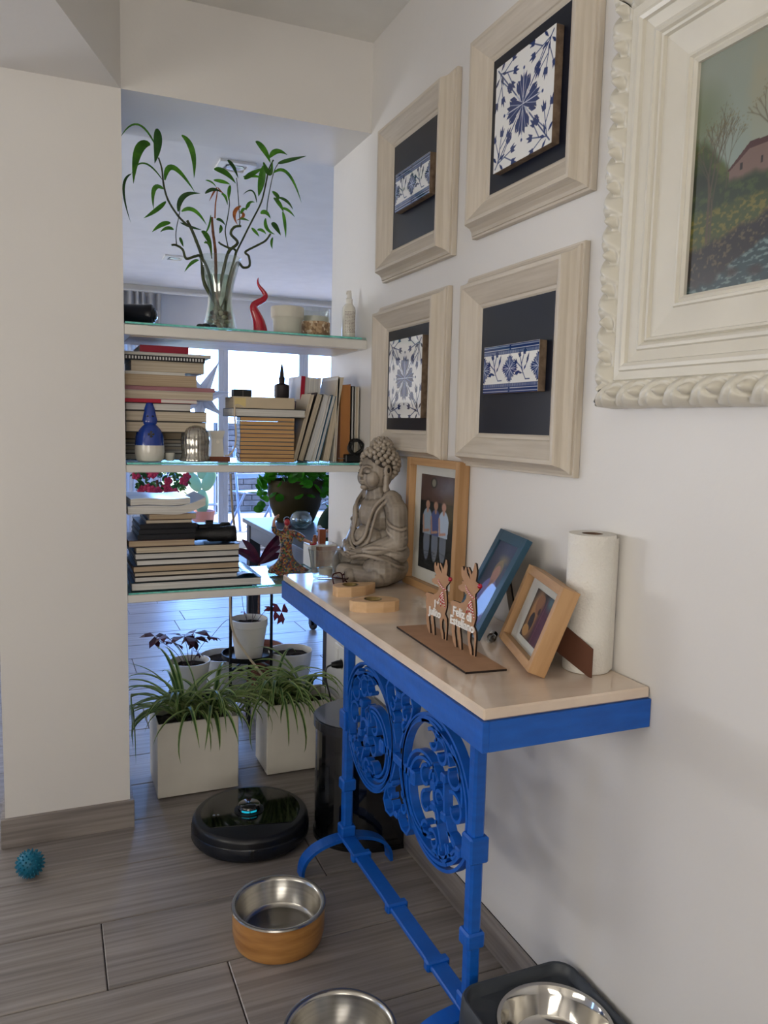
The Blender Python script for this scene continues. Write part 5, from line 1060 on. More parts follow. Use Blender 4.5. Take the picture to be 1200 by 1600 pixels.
# left stack of the middle shelf, bottom to top: (x0, width, thickness, cover, pages, label)
G1 = 'books stacked at the left end of the middle shelf'
z = Z2 + .0004
S = [(.213, .205, .022, '#2a2c33', PAPERW, 'dark covered book at the very bottom of the left stack, behind the blue figurine'),
     (.214, .200, .0115, '#8f8a80', PAPERW, 'thin white paged book low in the left stack, second from the bottom'),
     (.212, .203, .0105, '#a8a29a', PAPER, 'thin grey backed book low in the left stack, third from the bottom'),
     (.214, .200, .0105, '#6d675f', PAPERW, 'thin pale booklet in the left stack, just above the three lowest'),
     (.212, .203, .0115, '#99928a', PAPER, 'thin cream booklet in the left stack under the tan paged book'),
     (.212, .186, .026, '#1e1c1d', PAPERTN, 'black covered book with tan pages, level with the top of the ribbed jar'),
     (.208, .243, .034, '#3c3936', PAPER, 'thick cream paged book, lower of the two wide ones behind the blue figurine'),
     (.208, .245, .034, '#3a3632', PAPER, 'thick cream paged book, upper of the two wide ones behind the blue figurine'),
     (.208, .196, .025, '#26221f', PAPERW, 'grey green paged book in the left stack behind the tip of the blue figurine'),
     (.205, .215, .012, '#b01736', PAPERW, 'slim red and white spined book in the middle of the left stack'),
     (.205, .268, .027, '#b9b2a8', PAPER, 'wide cream book jutting to the right toward the paper star'),
     (.206, .272, .013, '#a5727a', PAPER, 'thin dusty pink book jutting right above the widest cream book'),
     (.206, .216, .036, '#b8a184', PAPERTN, 'thick tan paperback in the upper part of the left stack'),
     (.207, .180, .009, '#d8d5cf', PAPERW, 'thin white booklet lying on the thick tan paperback'),
     (.225, .222, .034, '#b3a994', PAPER, 'cream paperback tilting to the right near the top of the left stack'),
     (.204, .242, .016, '#1b1b22', PAPERW, 'black and white checked spined book near the top of the left stack'),
     (.205, .262, .010, '#bdbbb8', PAPERW, 'wide thin grey white book under the red one at the top of the left stack'),
     (.252, .145, .022, '#8e1230', PAPER, 'dark red book on the very top of the left stack')]
for i_, (x0, w_, h, c, pg_, lab) in enumerate(S):
    sc_ = .955; rl = .0; yq = 2.605 if i_ < 6 else 2.50 + .004 * (i_ % 3)
    sp_ = 'front' if i_ in (9, 11, 15, 17) else None
    if i_ < 6: d__ = .16
    else: d__ = .21
    rl = {14: .0, 15: 0, 16: 0}.get(i_, 0)
    o = book(lab, 'book', (x0, yq, z), w_, d__, h * sc_, c, pg_, 0, 0, i_ in (12, 13, 14), G1, rl, sp_)
    if i_ == 9: MB().box(w_ * .5, w_, -.0006, .0002, .001, h * sc_ - .001).build('white_spine_part', cover('#d6cfc9'), o)
    if i_ == 15:
        m = MB()
        for q in range(26): m.box(.006 + q * w_ / 27, .006 + q * w_ / 27 + .0045, -.0006, .0002, .0035, h * sc_ - .0035)
        m.build('check_pattern', cover('#cfcfcf'), o)
    z += h * sc_ + .0003
# ceramic penitent figurine (blue hood, white base)
fg = thing('ceramic_figurine', 'blue and white ceramic figurine with pointed hood and black cross, middle shelf', 'figurine', (.279, 2.518, Z2))
MB().lathe([(0, .001), (.036, .001), (.042, .008), (.0445, .030), (.0440, .050)], 48).build('white_base', WHITECER, fg, True)
BLC = mat('cobalt_glaze', '#1a3f9c', .15, coat=.6, col2='#17398e')
MB().lathe([(.0442, .050), (.0425, .075), (.037, .095), (.028, .108), (.0235, .113), (.026, .118), (.0255, .126), (.021, .150), (.012, .180), (.005, .203), (.0025, .2065), (0, .2075)], 48).build('hooded_robe', BLC, fg, 60)
for s in (-1, 1): MB().ball((s * .0075, -.0222, .1385), (.0032, .0014, .0022), 10, 6).build('eye_hole', BLACKG, fg, True)
m = MB(); cy_ = -.0412
f = lambda u, v, h: (u, cy_ + h - .18 * (v - .084) * -1, v)
for a in range(4):
    c, s = round(math.cos(a * PI / 2)), round(math.sin(a * PI / 2)); m.prism([(c * x - s * y, .084 + s * x + c * y) for x, y in ((-.0013, .001), (.0013, .001), (.0044, .0095), (.0018, .0085), (0, .0105), (-.0018, .0085), (-.0044, .0095))], -.0012, .002, f)
m.build('cross', BLACKG, fg)
# small white cup behind
wc_ = MB().lathe([(0, .001), (.011, .001), (.013, .004), (.0155, .026), (.0145, .026), (.012, .006), (0, .005)], 24).build('small_cup', WHITECER, None, 40, (.342, 2.535, Z2)); tag(wc_, 'tiny white ceramic cup between the blue figurine and the ribbed jar', 'cup')
# ribbed jar
rj = thing('ribbed_glass_jar', 'silvery ribbed glass bell jar with knob on the middle shelf', 'jar', (.418, 2.520, Z2))
def ribbed(prof, seg=120, ribs=24, amp=.0018):
    m = MB(); vs = []; n = len(prof)
    for r, z_ in prof:
        for k in range(seg): a = 2 * PI * k / seg; q = r + amp * (r / .045) * abs(math.cos(ribs * a / 2)) - amp / 2; vs.append((q * math.cos(a), q * math.sin(a), z_))
    fs = [(i * seg + k, i * seg + (k + 1) % seg, (i + 1) * seg + (k + 1) % seg, (i + 1) * seg + k) for i in range(n - 1) for k in range(seg)]; return m.add(vs, fs)
ribbed([(.030, .001), (.046, .001), (.0475, .004), (.044, .012), (.0405, .022), (.0425, .045), (.0440, .065), (.0415, .088), (.034, .104), (.022, .113), (.012, .116), (.008, .118)]).build('ribbed_body', mat('mercury_glass', '#b9b6ae', .12, metal=.75, col2='#8f8b84', scale=(20, 20, 90), coat=.5), rj, 60)
MB().lathe([(.008, .117), (.0095, .121), (.0075, .126), (.0085, .129), (.006, .132), (0, .1325)], 24).build('knob', mat('mercury_glass', '#b9b6ae'), rj, True)
# oil burner
ob = thing('oil_burner', 'small white square ceramic oil burner with round hole on a reddish wood board', 'oil burner', (.489, 2.545, Z2))
MB().bbox(-.026, .040, -.026, .03, 0, .015, .001).build('board', mat('reddish_wood', '#7c4026', .45), ob)
def sqr(w_, z_): return [(x * w_, y * w_, z_) for x, y in ((-1, -1), (1, -1), (1, 1), (-1, 1))]
m = MB(); L = [sqr(.021, .0153), sqr(.0185, .05), sqr(.0175, .072), sqr(.0245, .098), sqr(.0225, .098), sqr(.0155, .088)]; m.add([p for l in L for p in l], [(4 * i + k, 4 * i + (k + 1) % 4, 4 * i + 4 + (k + 1) % 4, 4 * i + 4 + k) for i in range(5) for k in range(4)] + [(23, 22, 21, 20)]).build('burner', WHITECER, ob)
MB().lathe([(0, 0), (.0055, 0), (.0055, .002), (0, .002)], 20).build('hole', mat('burner_hole', '#efe9dc', .8), ob, False, (.001, -.0186, .062), (PI / 2 - .06, 0, 0))
# power cord on the middle shelf
c_ = MB().tube(smoothpts([(.600, 2.492, 1.30), (.5435, 2.486, 1.324), (.536, 2.486, 1.29), (.541, 2.488, 1.235), (.537, 2.49, 1.19), (.524, 2.50, 1.166), (.508, 2.50, Z2 + .019)], 6), .0028, 8)
tag(c_.build('phone_cord', mat('ivory_cord', '#cfc0a8'), None, True), 'ivory cord dropping beside the paperback stack to the oil burner', 'cord')
# paperback stack
z = Z2 + .0004; SPC = ['#5a3a44', '#4f2f3a', '#6b5f63', '#3e4a5a', '#55606e', '#3d5a68', '#6d4a55', '#40566e', '#39516b', '#54606a', '#476074']
ORD = ['lowest', 'second from the bottom', 'third from the bottom', 'fourth from the bottom', 'fifth from the bottom', 'middle one', 'fifth from the top', 'fourth from the top', 'third from the top', 'second from the top', 'topmost']
for i_ in range(11):
    h = .0131; rr = random.Random(i_); xo = .5365 + rr.uniform(-.0015, .0015)
    o = book('tan paged paperback with coloured spine, %s of the neat pile of eleven' % ORD[i_], 'book', (xo + .018, 2.492 + rr.uniform(-.001, .001), z), .175, .118, h - .0004, SPC[i_], PAPERT, -.12, 0, True, 'tan paged paperbacks piled on the middle shelf', 0, 'left', .0006)
    sp_ = MB(); yq = .004
    while yq < .112:
        L_ = rr.uniform(.008, .02); sp_.box(-.0004, .0002, yq, min(.115, yq + L_), .002, h - .003); yq += L_ + rr.uniform(.003, .012)
    sp_.build('spine_print', cover(['#b8b2b5', '#8e9db0', '#a98a96'][i_ % 3]), o); z += h
ztop = z
book('grey white hardback lying across the paperback pile, wider than it', 'book', (.528, 2.487, ztop), .240, .17, .027, '#23252b', PAPERW, -.03, 0, False, 'books lying on the paperback pile', 0)
book('cream soft covered book lying on top of the grey hardback', 'book', (.532, 2.487, ztop + .0274), .198, .16, .036, '#c4b49a', PAPER, -.03, 0, True, 'books lying on the paperback pile', .0, 'front', .002, spine_blocks('#d3bf86', .02, .2))
bx = thing('trinket_box', 'small dark box on the cream book above the paperback pile', 'box', (.536, 2.50, ztop + .0638)); MB().bbox(0, .058, 0, .04, 0, .0225, .0015).build('box', BLACKP, bx); MB().bbox(.028, .031, -.0006, .0405, .0005, .0229, .0003).build('band', cover('#55504f'), bx)
# standing and leaning books
def lean_book(label, xb, xt, h, t, cov, pages, d_=.17, y=2.497, soft=False, sp=None, dec=None):
    # xb: foot position of its left face, xt: head position; leans to the right
    ang = math.atan2(xt - xb, h); o = thing('book', label, 'book', (xb, y, Z2 + .0004 + (0 if ang >= 0 else 0)), (0, ang, 0), 'upright books at the right of the middle shelf')
    H = h / math.cos(ang) * 1.0; z0 = t * math.sin(ang) if ang > 0 else 0
    o.location.z += z0; c = .0014 if soft else .0024; m = MB(); m.bbox(0, c, 0, d_, 0, H, .0004).bbox(t - c, t, 0, d_, 0, H, .0004).bbox(c, t - c, d_ - c, d_, 0, H, .0002); m.build('cover', cover(cov), o)
    MB().box(c, t - c, .002, d_ - c, .002, H - .003).build('pages', pages, o)
    if dec: dec(o, t, H)
    return o
PV = mat('upright_pages', '#c9bda9', .8, col2='#a99c88', scale=(420, 4, 4), detail=2, rand=.08); PVW = mat('upright_pages_white', '#d3d2cf', .8, col2='#aeb0b4', scale=(420, 4, 4), detail=2, rand=.05)
lean_book('purple backed slim book leaning directly on the paperback pile', .724, .7405, .20, .010, '#3b2a45', PV, y=2.53)
lean_book('cream paged book leaning right, first beside the purple backed one', .731, .790, .222, .013, '#cfc2ac', PV)
lean_book('black framed cream paged book leaning right, second in the leaning row', .747, .812, .224, .022, '#1f1c1c', PV)
lean_book('book with black scribble on grey edges leaning right in the middle of the row', .774, .838, .222, .020, '#d2cdc4', PVW, soft=True)
lean_book('thin white booklet leaning right beside the scribbled one', .797, .852, .220, .010, '#e6e4df', PVW, soft=True)
lean_book('blue edged grey paged book leaning right near the end of the row', .809, .866, .220, .014, '#2c5a78', PVW)
tl = lean_book('tall cream magazine leaning right against the upright brown binder', .836, .886, .284, .020, '#c4b9a4', PV, soft=True)
lean_book('tall white paper folder standing behind the leaning row, red spined at its left', .775, .790, .285, .070, '#cfcdd2', PVW, y=2.60, d_=.16, dec=lambda o, t, H: MB().box(-.001, .013, -.0012, .002, .01, H - .001).build('red_spine', cover('#a11330'), o))
lean_book('slim white book standing just left of the brown binder', .8735, .884, .282, .009, '#d9d4c8', PV, soft=True)
lean_book('tall brown cardboard binder standing upright near the wall', .8970, .8970, .262, .034, '#a5703f', mat('binder_card', '#a5703f', .8), y=2.50)
lean_book('white book with black cover standing right of the brown binder', .9345, .9345, .256, .010, '#211f20', PVW, y=2.50)
lean_book('pale upright book standing last before the wall', .9485, .9485, .256, .013, '#d0cbc0', PV, y=2.50)
# candle holder behind
ch = thing('candlestick', 'dark turned candlestick standing behind the books on the middle shelf', 'candlestick', (.752, 2.715, Z2))
MB().lathe([(0, 0), (.04, 0), (.04, .008), (.012, .02), (.010, .15), (.013, .17), (.024, .215), (.026, .22), (.026, .258), (.022, .262), (.010, .266), (.011, .285), (.008, .290), (.005, .318), (.002, .332), (0, .333)], 28).build('turned_stick', mat('dark_bronze', '#3a3436', .5, metal=.4), ch, 40)
# adapter with coiled cable
ad = thing('power_adapter', 'black power adapter with coiled cable at the right end of the middle shelf', 'adapter', (.935, 2.475, Z2))
MB().bbox(-.030, .022, -.012, .018, .001, .028, .003).build('adapter', BLACKP, ad); MB().tube([(-.03, 0, .014), (-.052, 0, .014)], .002, 6).tube([(-.03, .007, .014), (-.052, .007, .014)], .002, 6).build('pin', STEEL, ad, True)
R_ = random.Random(3); P = []
for k in range(60):
    a = k * .62; P.append((.012 + .024 * math.cos(a) * (1 - .2 * math.sin(a * .37)) - .004, -.004 + .008 * math.sin(a * 1.7), .052 + .024 * math.sin(a) + .004 * math.sin(a * .3)))
P += [(.022, -.012, .02), (.026, -.022, -.006), (.030, -.026, -.018)]
MB().tube(smoothpts([(.0, 0, .026)] + P, 3), .0026, 6).build('cable', BLACKP, ad, True)
# paper star
sr = thing('paper_star', 'folded white paper star hanging between the book stack and the window light', 'star', (.478, 2.775, 1.352))
m = MB()
for k in range(7):
    a = PI / 2 - .48 + k * 2 * PI / 7; L_ = (.135, .085, .115, .10, .12, .09, .10)[k] * 1.05; d = Vector((math.cos(a), -.15 * (k % 2), math.sin(a))); s = Vector((-math.sin(a), 0, math.cos(a))); tip = d * L_; b_ = .024
    B_ = [d * .018 + s * b_, d * .018 + Vector((0, -b_, 0)), d * .018 - s * b_, d * .018 + Vector((0, b_, 0))]; m.add(B_ + [tip], [(0, 1, 4), (1, 2, 4), (2, 3, 4), (3, 0, 4)])
m.ball((0, 0, 0), .022, 10, 6); m.build('star', translucent(mat('white_card', '#eceef4', .7), .85), sr); MB().tube([(0, 0, .02), (0, 0, Z1 - .039 - 1.352)], .0005, 4).build('thread', WHITE, sr)

# ------------------------------------------------------------------ bottom shelf
G3 = 'books stacked on the bottom shelf'
z = Z3 + .0004
S = [(.216, .405, .026, '#0e2a33', PAPERW, 'widest book with dark teal cover at the bottom of the lower stack', '#1e4a58'),
     (.226, .318, .0165, '#2b2320', PAPERW, 'book with white pages above the wide teal one in the lower stack', None),
     (.226, .326, .014, '#3a3530', PAPER, 'thin grey paged book above the white paged one in the lower stack', None),
     (.222, .328, .020, '#2a2624', PAPERTN, 'book with pinkish tan pages in the middle of the lower stack', None),
     (.232, .318, .018, '#1d1c20', PAPERW, 'pale paged hardback between tan paged and grey paged books', None),
     (.228, .322, .0195, '#232226', PAPERW, 'grey paged art book third below the binoculars', None),
     (.230, .320, .021, '#19191d', PAPER, 'large black covered book the binoculars stand on', None)]
for i_, (x0, w_, h, c, pg_, lab, ex) in enumerate(S):
    o = book(lab, 'book', (x0, 2.470 + .003 * (i_ % 3), z), w_, .25 if i_ else .27, h, c, pg_, -.02 if i_ == 0 else 0.012 * (i_ % 2), 0, False, G3)
    if i_ == 0:
        m = MB(); nn_ = 24; vs = []
        for a in range(nn_ + 1):
            for b_ in range(9): u = a / nn_; v = b_ / 8; vs.append((.325 + .075 * u, .01 + .24 * v, h + .0015 + .011 * math.sin(PI * (u * .9 + .05)) + .001 * math.sin(v * 9)))
        m.add(vs, [(a * 9 + b_, a * 9 + b_ + 1, a * 9 + 10 + b_, a * 9 + 9 + b_) for a in range(nn_) for b_ in range(8)]).build('printed_cover', mat('sea_print', '#b9cfe4', .2, col2='#3c6286', scale=(28, 60, 60), contrast=(.45, .55)), o, True)
    z += h + .0003
zb_ = z
book('brown covered book lying below the black notebooks', 'book', (.208, 2.465, z), .200, .20, .021, '#4a3430', PAPERTN, 0, 0, False, G3); z += .0213
for i_, lab in enumerate(('lowest of the three black notebooks', 'middle one of the three black notebooks', 'top one of the three black notebooks')):
    book('%s left of the binoculars' % lab, 'notebook', (.236 + .004 * i_, 2.472 + .004 * i_, z), .172, .21, .0155, '#15161c', mat('black_edged_pages', '#1d1f27', .6), .01 * i_, 0, False, 'black notebooks on the bottom shelf', 0, 'front'); z += .0158
book('small cream paged notebook on the black notebooks', 'notebook', (.262, 2.48, z), .140, .17, .0135, '#2c2522', PAPER, 0, 0, False, G3); z += .0138
book('tan paged book under the curling magazines', 'book', (.270, 2.475, z), .145, .18, .0175, '#8a6a55', PAPERTN, 0, 0, True, G3); z += .0178
def magazine(label, x0, w_, h, curl, z_, rz, cover_c):
    t = thing('magazine', label, 'magazine', (x0, 2.462, z_), (0, 0, rz), 'magazines on the bottom shelf'); n = 30; d_ = .22; fz = lambda u: curl * max(0, u - .55) ** 2 * 4 * 1.0 + .002 * math.sin(u * 7)
    for nm, a, b_, mm in (('pages', 0, h - .001, PAPERW), ('cover', h - .001, h, cover_c)):
        m = MB(); vs = []
        for k in range(n + 1):
            u = k / n; x = u * w_
            for yy in (0, d_):
                for zz in (a, b_): vs.append((x, yy, zz + fz(u)))
        fs = [(0, 1, 3, 2), (4 * n, 4 * n + 2, 4 * n + 3, 4 * n + 1)]
        for k in range(n): o_ = 4 * k; fs += [(o_, o_ + 4, o_ + 5, o_ + 1), (o_ + 2, o_ + 3, o_ + 7, o_ + 6), (o_ + 1, o_ + 5, o_ + 7, o_ + 3), (o_, o_ + 2, o_ + 6, o_ + 4)]
        m.add(vs, fs).build(nm, mm, t)
magazine('thick glossy magazine with upturned right edge near the top of the lower stack', .208, .232, .026, .030, z, 0, cover('#b9c2d4')); z += .0285
magazine('bluish white magazine on the very top of the lower stack', .216, .178, .020, .0, z, .04, mat('blue_white_cover', '#c9dcf2', .25, col2='#dfe9f5', scale=(20, 20, 20)))
# binoculars
bi = thing('binoculars', 'black binoculars standing on the large black book', 'binoculars', (.0, 0, 0))
zb2 = zb_ + .0004
for k, yy in enumerate((2.505, 2.590)):
    m = MB().lathe([(0, -.052), (.0185, -.052), (.019, -.044), (.0175, -.038), (.0175, -.012), (.0235, -.004), (.0235, .050), (.0265, .054), (.0265, .078), (.0255, .080), (.023, .080), (.022, .070), (0, .069)], 32)
    m.build('barrel', mat('rubber_black', '#101012', .5, bump=.4, bscale=300), bi, 40, (.462, yy, zb2 + .0275), (0, PI / 2, 0))
MB().bbox(.425, .500, 2.515, 2.58, zb2 + .042, zb2 + .058, .004).tube([(.430, 2.548, zb2 + .046), (.515, 2.548, zb2 + .046)], .008, 14).tube([(.455, 2.548, zb2 + .058), (.478, 2.548, zb2 + .058)], .010, 16).build('bridge', BLACKP, bi, 40)
# mosaic dancer
md_ = thing('mosaic_figurine', 'multicoloured mosaic figurine of a woman with raised arms and spreading skirt on the bottom shelf', 'figurine', (.752, 2.640, Z3))
MOS = vor_mat('mosaic', ['#8c3a28', '#a8802f', '#3c5f3a', '#2a3f5c', '#94846a', '#5a2438', '#a1532f', '#1a1714', '#6b4a30'], 170)
b = MB(); n = 40; vs = []; PR = [(.066, .0), (.068, .006), (.055, .020), (.040, .034), (.027, .052), (.021, .075), (.019, .10), (.024, .118), (.024, .135), (.020, .148), (.009, .156), (.007, .165)]
for r, z_ in PR:
    for k in range(n): a = 2 * PI * k / n; q = r * (1 + (.16 * math.sin(5 * a + z_ * 90) if z_ < .04 else .04)); vs.append((q * math.cos(a) * 1.0 + (.012 if z_ < .02 else 0), q * math.sin(a) * .7, z_))
b.add(vs, [(i * n + k, i * n + (k + 1) % n, (i + 1) * n + (k + 1) % n, (i + 1) * n + k) for i in range(len(PR) - 1) for k in range(n)] + [tuple(range(n))[::-1]])
b.build('dress', MOS, md_, True)
MB().tube(smoothpts([(-.018, 0, .140), (-.040, -.002, .150), (-.046, -.004, .168)], 4), [.012, .012, .011, .011, .010, .010, .009, .009, .009], 12).tube(smoothpts([(.016, 0, .142), (.038, -.002, .134), (.058, -.004, .118)], 4), [.012, .012, .012, .012, .013, .013, .014, .014, .014], 12).build('sleeve', MOS, md_, True)
SKIN_ = mat('painted_skin', '#b98a74', .4)
hb = MB().tube(smoothpts([(-.046, -.004, .165), (-.045, -.004, .185), (-.038, -.006, .201)], 4), [.007, .0065, .006, .0058, .0055, .0052, .0050, .0055, .006], 10).tube(smoothpts([(.055, -.004, .120), (.072, -.006, .112), (.088, -.008, .106)], 4), [.007, .0065, .006, .0058, .0055, .0052, .0050, .005, .005], 10).tube([(0, 0, .155), (0, -.001, .170)], .006, 10)
for s, (x, z_) in ((0, (-.037, .203)), (1, (.089, .105))):
    for k in range(4): hb.tube([(x, -.006, z_), (x + .008 + .002 * (k % 2), -.010 + k * .003, z_ + (.006 - .004 * k if s == 0 else -.002 * k + .003))], [.0022, .0014], 6)
    hb.tube([(x, -.006, z_), (x + .003, -.012, z_ - .004)], [.0022, .0015], 6)
hb.build('arms', SKIN_, md_, True)
MB().ball((.002, -.002, .180), (.0105, .011, .0135), 16, 12).ball((.0, -.013, .179), (.002, .003, .003), 8, 6).build('head', mat('painted_red_face', '#a02a38', .35), md_, True)
MB().ball((.003, .003, .185), (.0125, .012, .0135), 16, 12).build('hair', mat('glossy_dark_hair', '#140d10', .2), md_, True)
# white and wood box with small things
wbx = thing('storage_box', 'white topped wooden box at the right end of the bottom shelf, behind the candle glass', 'box', (.862, 2.700, Z3)); MB().bbox(0, .1, 0, .085, .003, .078, .001).build('wooden_sides', mat('box_wood', '#8a5233', .5, col2='#743f24', scale=(6, 6, 50)), wbx); MB().bbox(-.001, .1, -.001, .086, .078, .084, .001).bbox(-.002, .02, -.002, 0, .003, .08, .0005).build('white_lid', WHITE, wbx); MB().box(-.002, -.0, 0, .085, .003, .078).build('white_side', WHITE, wbx)
for nm, lab, x, y, r, h, c in (('wooden_peg', 'short turned wooden peg with round head on the storage box', .885, 2.725, .008, .035, '#9a5c38'), ('wooden_block', 'upright reddish wooden block on the storage box', .915, 2.735, .012, .055, '#8c4a2c')):
    t = thing(nm, lab, 'ornament', (x, y, Z3 + .0842)); 
    if nm == 'wooden_peg': MB().lathe([(0, 0), (r, 0), (r, h * .7), (r * .6, h * .75), (r * .9, h * .88), (r * .5, h), (0, h)], 16).build('peg', mat('wood_' + c[1:], c, .4), t, 40)
    else: MB().bbox(-r, r, -r, r, 0, h, .001).build('block', mat('wood_' + c[1:], c, .4), t)
rc = thing('red_tin', 'small round red tin on the storage box behind the candle glass', 'tin', (.873, 2.712, Z3 + .0842)); MB().lathe([(0, 0), (.011, 0), (.012, .002), (.012, .008), (.0105, .010), (0, .010)], 24).build('tin', RED, rc, 40)
# ------------------------------------------------------------------ living room beyond
DG = mat('dark_grey_desk', '#4a4f58', .35, col2='#434851')
dk = thing('desk', 'long narrow dark grey castored desk in the living room, seen under the middle shelf', 'desk', (0, 0, 0))
MB().bbox(1.045, 1.505, 3.02, 4.62, .675, .70, .002).build('desk_top', DG, dk)
MB().box(1.065, 1.085, 3.10, 4.52, .59, .675).box(1.465, 1.485, 3.10, 4.52, .59, .675).build('apron', DG, dk)
for x in (1.06, 1.43):
    for y in (3.06, 4.50):
        lg_ = MB().bbox(x, x + .065, y, y + .075, .10, .675, .002).build('leg', mat('black_desk_leg', '#1c1d21', .45), dk)
        MB().lathe([(0, -.012), (.028, -.012), (.030, -.008), (.030, .008), (.028, .012), (0, .012)], 24).build('castor', BLACKG, lg_, 40, (x + .04, y + .037, .030), (0, PI / 2, .3)); MB().bbox(x + .018, x + .026, y + .012, y + .062, .03, .10, .002).build('castor_fork', BLACKP, lg_)
gp = thing('large_planter', 'big olive glazed planter full of round leaved greenery on the grey desk', 'planter', (1.30, 4.38, .70))
MB().lathe([(0, .001), (.105, .001), (.112, .01), (.145, .09), (.160, .17), (.158, .215), (.163, .225), (.163, .245), (.155, .245), (.150, .22), (0, .215)], 56).build('pot', mat('olive_glaze', '#3a2f12', .5, col2='#2a220d', scale=(5, 5, 3), spec=.25), gp, 50)
pp = thing('round_leaf_plant', 'dense bright green round leaved plant spilling over the big olive planter', 'plant', (1.30, 4.38, .92)); R_ = random.Random(8)
dm = []
for k in range(5):
    m = MB(); r = .020 + .003 * k; vs = [(0, 0, 0)] + [(r * math.cos(a) , r * math.sin(a), -.004 + .002 * math.cos(2 * a)) for a in [2 * PI * j / 12 for j in range(12)]]; m.add(vs, [(0, 1 + j, 1 + (j + 1) % 12) for j in range(12)]); me = m.mesh('leaf', LEAFP); dm.append(me)
for k in range(240):
    a = R_.uniform(0, 2 * PI); u = R_.random() ** .5; r = .20 * u; z_ = .10 * (1 - u * u) + R_.uniform(-.02, .05) - (R_.uniform(0, .12) if u > .85 and R_.random() < .6 else 0)
    if k > 200: a = R_.uniform(-.5, .5); r = R_.uniform(.17, .25); z_ = R_.uniform(-.16, .02)
    if k > 228: a = PI + R_.uniform(-.4, .4)
    o = put('leaf', dm[k % 5], pp, (r * math.cos(a), r * math.sin(a), z_ + .02), (R_.uniform(-1.2, 1.2), R_.uniform(-1.2, 1.2), R_.uniform(0, 6)))
m = MB()
for k in range(40): a = R_.uniform(0, 2 * PI); r = R_.uniform(.05, .2); m.tube([(0.04 * math.cos(a), .04 * math.sin(a), 0), (r * .6 * math.cos(a), r * .6 * math.sin(a), .07), (r * math.cos(a), r * math.sin(a), .02)], .0015, 4)
m.build('stems', LEAFD, pp)
gm = thing('gnome_doll', 'fabric gnome doll with tall dark green hat and fluffy white beard on the grey desk', 'doll', (1.160, 3.42, .70))
MB().lathe([(0, 0), (.035, 0), (.042, .01), (.038, .05), (.02, .075), (0, .08)], 20).build('body', mat('dark_green_felt', '#16281e', .9, bump=.6, bscale=200), gm, True)
MB().ball((0, -.02, .07), (.03, .022, .03), 14, 10).ball((-.022, -.012, .09), (.022, .018, .02), 12, 8).ball((.028, -.012, .08), (.024, .018, .022), 12, 8).build('beard', mat('white_fluff', '#b7b3b5', 1, bump=1.0, bscale=150), gm, True)
MB().tube(smoothpts([(0, 0, .075), (.0, 0, .12), (.018, 0, .165), (.045, 0, .198), (.070, 0, .188)], 5), [.040, .039, .038, .036, .034, .032, .030, .028, .026, .024, .022, .019, .016, .013, .010, .008, .006, .005, .004, .003, .002], 16).build('hat', mat('green_hat_felt', '#1b3022', .9, bump=.6, bscale=200), gm, True)
MB().ball((0, -.040, .082), .009, 10, 8).build('nose', SKIN_, gm, True)
z = .70
for i_, (c, h, lab) in enumerate((('#8b3a2c', .02, 'red brown book at the bottom of the small pile on the grey desk'), ('#c4cfdb', .016, 'pale blue book in the small pile on the grey desk'), ('#27303c', .018, 'dark book third up in the small pile on the grey desk'), ('#b9c9d6', .022, 'pale book fourth up in the small desk pile'), ('#2c3a4a', .015, 'dark blue book second from the top of the small desk pile'), ('#cfe0ea', .03, 'glossy pale book topping the small pile on the grey desk'))):
    book(lab, 'book', (1.235, 3.48, z), .22, .16, h, c, PAPERW, 0.05 * (i_ % 2), 0, False, 'small pile of books on the grey desk'); z += h + .0004
gb = thing('glass_bowl', 'crumpled clear glass ball vase on the grey desk behind the gnome', 'vase', (1.235, 4.05, .70)); MB().lathe([(0, .001), (.03, .001), (.055, .03), (.06, .06), (.045, .09), (.03, .10), (.028, .10), (.042, .088), (.056, .06), (.05, .032), (0, .006)], 24).build('glass', clear_mat('bowl_glass', (.8, .9, .93), .4), gb, True)
# low dark red leaved plant and tray behind the bottom shelf
rp = thing('red_leaf_plant', 'plant with long dark red pointed leaves behind the bottom shelf', 'plant', (.90, 3.62, .0))
MB().lathe([(0, .001), (.09, .001), (.12, .20), (.11, .20), (.105, .18), (0, .175)], 28).build('pot', mat('terracotta', '#6d3a26', .6), rp, 40)
MB().lathe([(.007, .17), (.005, .60)], 8, cap1=True).build('stem', CANE, rp, True)
for a, e_, L_, w_ in ((0, .85, .24, .045), (PI, .5, .16, .04), (.4, .2, .16, .035), (2.6, .9, .15, .035), (-.5, .6, .15, .035), (2.0, .3, .18, .03)):
    d = Vector((math.cos(a) * math.cos(e_), .3 * math.sin(a), math.sin(e_))); b0 = Vector((0, 0, .60)); blade(b0, b0 + d * L_ * .5 + Vector((0, 0, .015)), b0 + d * L_, w_).build('leaf', mat('dark_red_leaf', '#5a1230', .4, col2='#3a0c20', scale=(30, 30, 30)), rp, True)
